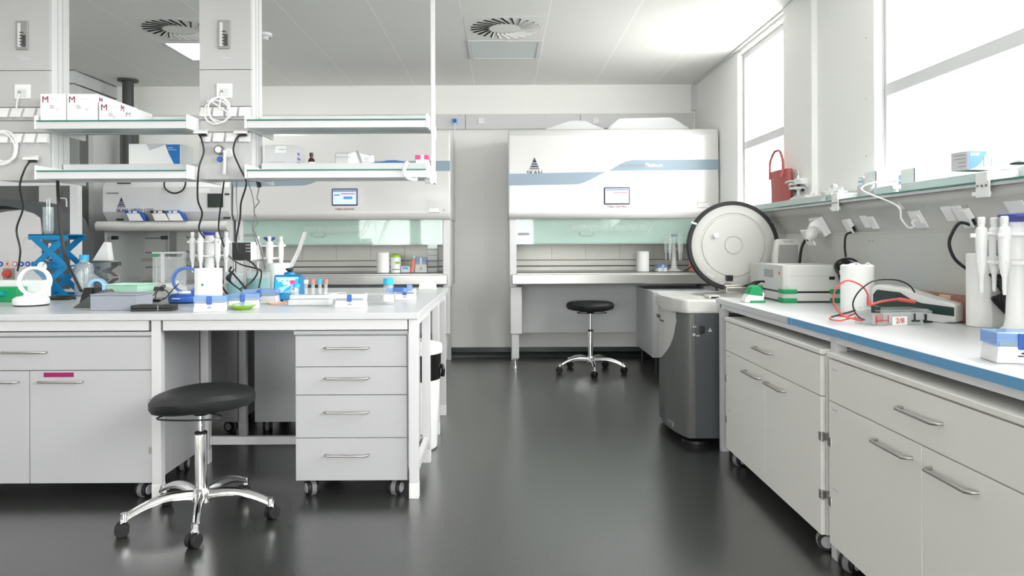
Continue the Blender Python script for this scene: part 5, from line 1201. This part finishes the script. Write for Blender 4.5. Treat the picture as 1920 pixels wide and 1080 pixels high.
# power supply on legs with teal beakers
p = z(453, 472, 5.05)
t = thing('power_supply', 'black-fronted white metal instrument on a wire stand behind the tangled leads', 'instrument', (p.x, 5.16, .9006))
x0_, x1_ = z(429, 472, 5.0).x-p.x, z(465, 472, 5.0).x-p.x; zb_ = z(450, 489, 5.0).z-.9; zt_ = z(450, 454, 5.0).z-.9
MB().box(x0_, x1_, -.10, .14, zb_, zt_, .004).build('housing', 'white', t)
MB().box(x0_+.002, x1_-.002, -.104, -.099, zb_+.002, zt_-.003, .002).build('front_panel', 'black', t)
b = MB()
for k in range(9): b.cyl((x1_-.03+.012*(k % 3), -.106, zt_-.02-.022*(k//3)), (x1_-.03+.012*(k % 3), -.103, zt_-.02-.022*(k//3)), .004, seg=8)
b.build('controls', 'light_grey', t)
b = MB()
for (x, y) in ((x0_+.01, -.08), (x1_-.01, -.08), (x0_+.01, .12), (x1_-.01, .12)): b.cyl((x, y, 0), (x, y, zb_), .004)
b.box(x0_-.01, x1_+.01, -.1, .14, zb_-.006, zb_-.001).build('stand', 'handle', t)
def beaker(name, label, px, py, dpt, r, h, lv, m='teal_liquid'):
    p = z(px, py, dpt); t = thing(name, label, 'glassware', (p.x, dpt, .9006))
    MB().lathe([(.0, 0), (r-.003, 0), (r, .005), (r, h-.004), (r+.004, h), (r-.002, h-.002), (r-.0025, .006), (0, .003)], seg=32, cap=False).build('glass', 'clear_glass', t)
    MB().lathe([(.0, .004), (r-.004, .004), (r-.004, lv), (0, lv)], seg=32).build('liquid', m, t); return t
beaker('beaker', 'glass beaker of teal liquid behind the black leads, nearer the carousel', 441, 540, 4.72, .058, .15, .085)
beaker('beaker', 'wide glass beaker of teal liquid beside the white towel roll', 484, 540, 4.78, .075, .15, .11)
# second pipette stand seen behind
p = z(503, 500, 5.25)
t = carousel('clear grey pipette stand with a dark blue knob behind the teal beakers', p.x, 5.28, .9, .38, 4, full=True, phase=.3, s=.75)
# towel rolls on the bench
p = W(391, 540, 3.92); tr = towel_roll('white towel roll in front of the pipette carousel, above a blue tip box', p.x, 3.92, .9, 24.5*3.92/F, .205)
g = z(380, 534, 3.855); g.y = 3.92-24.5*3.92/F*.97; MB().box(g.x-.006, g.x+.006, g.y-.003, g.y+.003, g.z-.006, g.z+.006).build('green_dot', 'green', tr, world=True)
towel_roll('white towel roll behind the blue vortex mixer', z(523, 540, 4.95).x, 4.95, .9, 20*4.95/F, z(523, 494, 4.88).z-.9)
# tip boxes
p = on(397, 583); tip_box('tip_box', 'blue-lidded tip box at the foot of the towel roll with the green dot', p.x-.0, 3.62+.045, .9, math.radians(12), .15, .08, .078)
p = on(463, 575); tip_box('tip_box', 'blue-lidded tip box behind the lime green dish', p.x+.01, 3.84, .9, math.radians(10), .15, .08, .075)
p = z(487, 548, 4.15); tip_box('tip_box', 'flat wide blue box left of the vortex mixer', p.x+.01, 4.15, .9, .05, .19, .10, .078, lid='blue_lid', base='light_grey')
p = on(655, 578); tip_box('tip_box', 'tip box with a dark blue latch, nearest the front right bench edge', p.x, p.y+.05, .9, 0, .155, .09, .072, lid='frosted')
p = on(757, 563); tip_box('tip_box', 'tip box with a dark blue latch beside the blue-capped bottle', p.x+.005, p.y+.05, .9, 0, .12, .085, .066, lid='frosted')
p = z(765, 534, 4.35); 
t = thing('blue_clip', 'pale blue plastic holder lying on top of the farther latched tip box', 'holder', (p.x-.02, 4.02, .968))
MB().box(-.055, .06, -.03, .03, 0, .022, .004).box(.055, .085, -.01, .01, .005, .04, .006).build('holder', 'blue_lid', t); MB().box(-.015, .04, -.033, .0, .004, .026, .003).build('dark_insert', 'blue', t)
# bottle with blue cap
p = on(727, 571)
t = thing('sample_bottle', 'clear plastic bottle with a sky blue cap on the island bench', 'bottle', (p.x, p.y+.03, .9006))
hB = z(727, 522, p.y).z-.9
MB().lathe([(.0, 0), (.028, 0), (.030, .004), (.030, hB-.05), (.024, hB-.035), (.024, hB-.025), (0, hB-.025)], seg=28).build('bottle', 'acrylic', t)
MB().lathe([(.0285, hB-.035), (.0285, hB-.003), (.026, hB), (0, hB)], seg=28).build('cap', 'cap_blue', t); MB().lathe([(.0303, .015), (.0303, .055)], seg=28, cap=False).build('label', 'paper', t)
# lime dish
p = on(448, 582)
t = thing('lime_dish', 'shallow lime green dish at the front of the island bench', 'dish', (p.x, p.y+.05, .9006))
MB().lathe([(.0, 0), (.035, 0), (.062, .018), (.066, .022), (.060, .020), (.034, .004), (0, .003)], seg=36, cap=False).build('dish', 'lime', t)
MB().lathe([(.036, .022), (.056, .021), (.05, .03), (.02, .034), (0, .034)], seg=24).build('clear_lid', 'clear_glass', t)
p = on(517, 571)
tag(MB().lathe([(.0, .0006), (.05, .0006), (.054, .01), (.05, .011), (.045, .004), (0, .004)], (p.x, p.y+.03, .9), 32).build('peach_dish', 'peach'), 'flat peach-coloured dish between the tip box and tube rack', 'dish')
# vortex mixer
p = on(535, 567)
t = thing('vortex_mixer', 'bright blue vortex mixer with a printed sloping front', 'mixer', (p.x, p.y+.01, .9006), math.radians(4))
MB().prism([(0, .012), (.15, .012), (.15, .14), (.055, .155), (.03, .15), (-.0, .045)], 'x', -.072, .078, bev=.006).build('housing', 'jack_blue', t)
MB().lathe([(.034, .15), (.03, .165), (.012, .170)], (.0, .10, 0), 24).build('neck', 'jack_blue', t); MB().lathe([(.010, .165), (.012, .172), (.022, .180), (.022, .190), (0, .192)], (.0, .10, 0), 24).build('cup', 'black', t)
sl = math.atan2(.03, .105); M = Matrix.Translation((0, -.0015, .048)) @ Matrix.Rotation(-sl, 4, 'X')
MB(M).box(-.062, .068, -.002, .0, .002, .098).build('front_label', 'cap_blue', t)
b = MB(M); b.box(-.06, .066, -.003, -.002, .086, .096).prism([(-.055, .01), (-.02, .005), (.0, .03), (.03, .05), (.02, .055), (-.02, .04), (-.05, .03)], 'y', -.003, -.002).prism([(-.01, .008), (.03, .004), (.05, .02), (.02, .025)], 'y', -.003, -.002); b.build('label_print', 'pale_blue', t)
R_ = (PI/2-sl, 0, 0)
text('lettering', 'VORTEX', .026, M @ Vector((0, -.004, .075)), R_, 'paper', t, bold=.0012, ext=.0006); text('lettering', 'GENIE 2', .018, M @ Vector((.012, -.004, .058)), R_, 'paper', t, bold=.001, ext=.0006)
MB(M).lathe([(.016, 0), (.013, .016), (0, .017)], (.045, -.003, .022), 24, None, True, (0, -1, 0)).build('speed_knob', 'white', t); MB(M).lathe([(.008, 0), (.007, .010), (0, .011)], (.045, -.019, .022), 16, None, True, (0, -1, 0)).build('knob_centre', 'black', t)
b = MB()
for (x, y) in ((-.055, .02), (.055, .02), (-.055, .13), (.055, .13)): b.cyl((x, y, 0), (x, y, .014), .011)
b.build('feet', 'black', t)
# tube rack with tubes
p = on(578, 574)
RW = 84*3.75/F
t = thing('tube_rack', 'long milky white tube rack full of sample tubes', 'rack', (p.x, p.y+.05, .9006))
b = MB(); b.box(-RW/2, RW/2, -.04, .04, 0, .035, .010).box(-RW/2+.01, RW/2-.01, -.036, .036, .036, .058, .004)
b.build('rack', 'frosted', t); MB().box(-.09, -.05, -.0415, -.04, .02, .023).box(.05, .085, -.0415, -.04, .02, .023).build('print', 'text_faint', t)
tz = .9006+.059
for (px, capm, yy, h_, lab, r_) in ((549, 'pink', .015, .055, 'clear tube with a hot pink cap, leftmost in the tube rack', .014), (556, 'cap_blue', -.02, .04, 'clear tube with a bright blue cap next to the pink-capped one', .017), (574, 'white', .01, .058, 'clear tube with a white cap in the tube rack', .012), (587, 'coral_dark', .01, .06, 'clear tube with a dusty red cap, left of the sky blue one', .013), (600, 'cap_blue', .01, .062, 'clear tube with a sky blue cap between two dusty red ones', .013), (611, 'coral_dark', .01, .06, 'clear tube with a dusty red cap, rightmost in the rack', .012)):
    q = W(px, 540, p.y+.05+yy)
    g = thing('sample_tube', lab, 'tube', (q.x, p.y+.05+yy, tz), 0, 'capped tubes in the milky rack')
    MB().lathe([(.0, 0), (r_*.75, 0), (r_*.8, h_-.002), (0, h_-.002)], seg=20).build('tube', 'acrylic', g)
    MB().lathe([(r_, h_), (r_, h_+.018), (r_-.002, h_+.020), (0, h_+.020)], seg=20).lathe([(r_, h_), (0, h_)], seg=20, cap=False).build('cap', capm, g)
p = z(632, 533, 4.1)
t = thing('pipette_controller', 'white pistol-shaped pipette controller lying behind the tube rack', 'pipette controller', (p.x, 4.12, .9006))
MB().prism([(-.08, .055), (.04, .06), (.085, .035), (.085, .015), (.02, .022), (-.08, .02)], 'y', -.02, .02, bev=.006).build('body', 'white', t); MB().prism([(-.01, .0), (.04, .0), (.05, .02), (.0, .02)], 'y', -.018, .018, bev=.004).build('trigger', 'black', t)
p = on(800, 543)
t = thing('tissue_pack', 'white angular paper box near the far corner of the island bench', 'box', (p.x, p.y+.04, .9006), 0)
MB().prism([(-.062, 0), (.062, 0), (.06, .045), (.0, .066), (-.05, .05)], 'y', -.03, .05, bev=.004).build('pack', 'paper', t)
# clear sheet of glass lying on the bench
p = on(690, 552)
tag(MB().box(p.x-.13, p.x+.15, p.y-.08, p.y+.12, .9006, .904, .001).build('steel_tray', 'light_grey'), 'flat shiny tray lying behind the latched tip box', 'tray')
# coil hose hanging from left hood to bench
a = z(572, 436, 6.9); c = z(543, 502, 5.6)
pts = []; N = 34*8
for i in range(N):
    f = i/N; q = a.lerp(c, f) + Vector((0, 0, -.03*math.sin(PI*f))); ang = 2*PI*i/8; pts.append(q+Vector((.017*math.cos(ang), 0, .006*math.sin(ang))))
MB().tube(pts, .0032, seg=5, raw=True).build('spiral_hose', 'white', hoodL, world=True)

# things inside the left safety cabinet
TZ = .9375
p = z(716, 519, 7.25)
towel_roll('white towel roll inside the left safety cabinet', z(716, 500, 7.2).x, 7.28, TZ, 12*7.2/F, .20, group=None)
q = z(740, 500, 7.2)
t = thing('wipes_tub', 'white wipes tub with a green lid inside the left safety cabinet', 'tub', (q.x, 7.28, TZ+.0006))
MB().lathe([(.0, 0), (.05, 0), (.05, .155), (0, .155)], seg=28).build('tub', 'white', t); MB().lathe([(.052, .15), (.05, .17), (.03, .185), (0, .187)], seg=28).build('lid', 'lime', t); MB().box(-.03, .045, -.052, -.046, .03, .036).box(.0, .045, -.052, -.046, .09, .11, mi=1).build('print', ['navy', 'lime'], t)
q = z(759, 510, 7.2)
t = thing('small_box', 'small grey box with teal print inside the left safety cabinet', 'box', (q.x, 7.28, TZ+.0006))
MB().box(-.045, .045, -.03, .03, 0, .065, .006).build('box', 'grey_card', t); MB().box(-.028, .028, -.032, -.029, .035, .055).build('print', 'cap_blue', t)
q = z(773, 500, 7.2)
t = thing('orange_bottle', 'slim orange bottle with a pale cap leaning inside the left safety cabinet', 'bottle', (q.x-.01, 7.26, TZ+.002))
MB(Matrix.Rotation(.12, 4, 'Y')).lathe([(.0, .003), (.022, .003), (.022, .13), (.012, .14), (0, .14)], seg=20).build('bottle', 'coral', t); MB(Matrix.Rotation(.12, 4, 'Y')).lathe([(.014, .14), (.014, .17), (0, .17)], seg=16).build('cap', 'mint', t)
q = z(788, 500, 7.2); tip_box('tip_box', 'grey tip box with a raised blue lid inside the left safety cabinet', q.x, 7.3, TZ, 0, .12, .09, .15, lid='blue_lid', base='light_grey', latch='light_grey')
q = z(813, 500, 7.2)
t = thing('rack_stack', 'stack of clear racks inside the left safety cabinet', 'rack', (q.x-.015, 7.28, TZ+.0006))
for k in range(5): MB().box(-.05, .05, -.04, .04, k*.058, k*.058+.05, .006).build('rack', 'acrylic', t)
# things inside the right safety cabinet
q = z(1208, 500, 7.2)
towel_roll('white towel roll inside the right safety cabinet', q.x, 7.28, TZ, 12*7.2/F, .20)
q = z(1243, 505, 7.2); tip_box('tip_box', 'small pale blue tip box inside the right safety cabinet', q.x, 7.28, TZ, .2, .10, .08, .07, lid='blue_lid', base='white', latch='pale_blue')
q = z(1269, 500, 7.2); carousel('white pipette stand with a blue knob inside the right safety cabinet', q.x, 7.32, TZ, .37, 5, phase=.2, s=.75)
q = z(1302, 500, 7.2)
t = thing('peach_bottle', 'peach-coloured bottle at the edge of the centrifuge lid', 'bottle', (q.x, 7.28, TZ+.0006))
MB().lathe([(.0, 0), (.035, 0), (.035, .10), (.015, .13), (.015, .14), (0, .14)], seg=24).build('bottle', 'coral', t)
tag(MB().tube([z(1283, 508, 7.2), z(1292, 503, 7.2), z(1300, 498, 7.22), z(1306, 497, 7.25)], .005).build('lead', 'black'), 'short black lead beside the pipette stand in the right safety cabinet', 'cable')

# ------------------------------------------------------------------ light
wd = bpy.data.worlds.new('overcast_sky'); SC.world = wd; wd.use_nodes = True
bg = wd.node_tree.nodes['Background']; bg.inputs[0].default_value = (1.0, .985, .965, 1); bg.inputs[1].default_value = SKY = 14.5
wt = wd.node_tree; tc = wt.nodes.new('ShaderNodeTexCoord'); sp = wt.nodes.new('ShaderNodeSeparateXYZ'); mr = wt.nodes.new('ShaderNodeMapRange'); mx = wt.nodes.new('ShaderNodeMix'); mx.data_type = 'RGBA'
wt.links.new(tc.outputs['Generated'], sp.inputs[0]); wt.links.new(sp.outputs['Z'], mr.inputs['Value'])
mr.inputs['From Min'].default_value = -.06; mr.inputs['From Max'].default_value = .0
mx.inputs[6].default_value = (.50, .49, .47, 1); mx.inputs[7].default_value = (1.0, .985, .965, 1)
wt.links.new(mr.outputs[0], mx.inputs[0]); wt.links.new(mx.outputs[2], bg.inputs[0])
for i, (a, b_) in enumerate(WIN):
    L = bpy.data.lights.new('daylight_portal', 'AREA'); L.shape = 'RECTANGLE'; L.size = HEAD-SILL; L.size_y = b_-a
    L.cycles.is_portal = True
    o = bpy.data.objects.new('daylight_portal', L); COL.objects.link(o); o.location = (XR+.26, (a+b_)/2, (SILL+HEAD)/2); o.rotation_euler = (0, PI/2, 0)
L = bpy.data.lights.new('daylight_portal', 'AREA'); L.shape = 'RECTANGLE'; L.size = 4.9; L.size_y = 1.6; L.cycles.is_portal = True
o = bpy.data.objects.new('daylight_portal', L); COL.objects.link(o); o.location = (-1.55, YF-.21, 1.8); o.rotation_euler = (PI/2, 0, 0)  # portal over the added fill windows
SC.view_settings.view_transform = 'Standard'; SC.view_settings.look = 'None'; SC.view_settings.gamma = 1; SC.view_settings.use_curve_mapping = False
SC.view_settings.exposure = EXPO = 0.5
SC.cycles.use_denoising = True; SC.cycles.max_bounces = 10; SC.cycles.transparent_max_bounces = 20; SC.cycles.diffuse_bounces = 6
SC.cycles.sample_clamp_indirect = 8
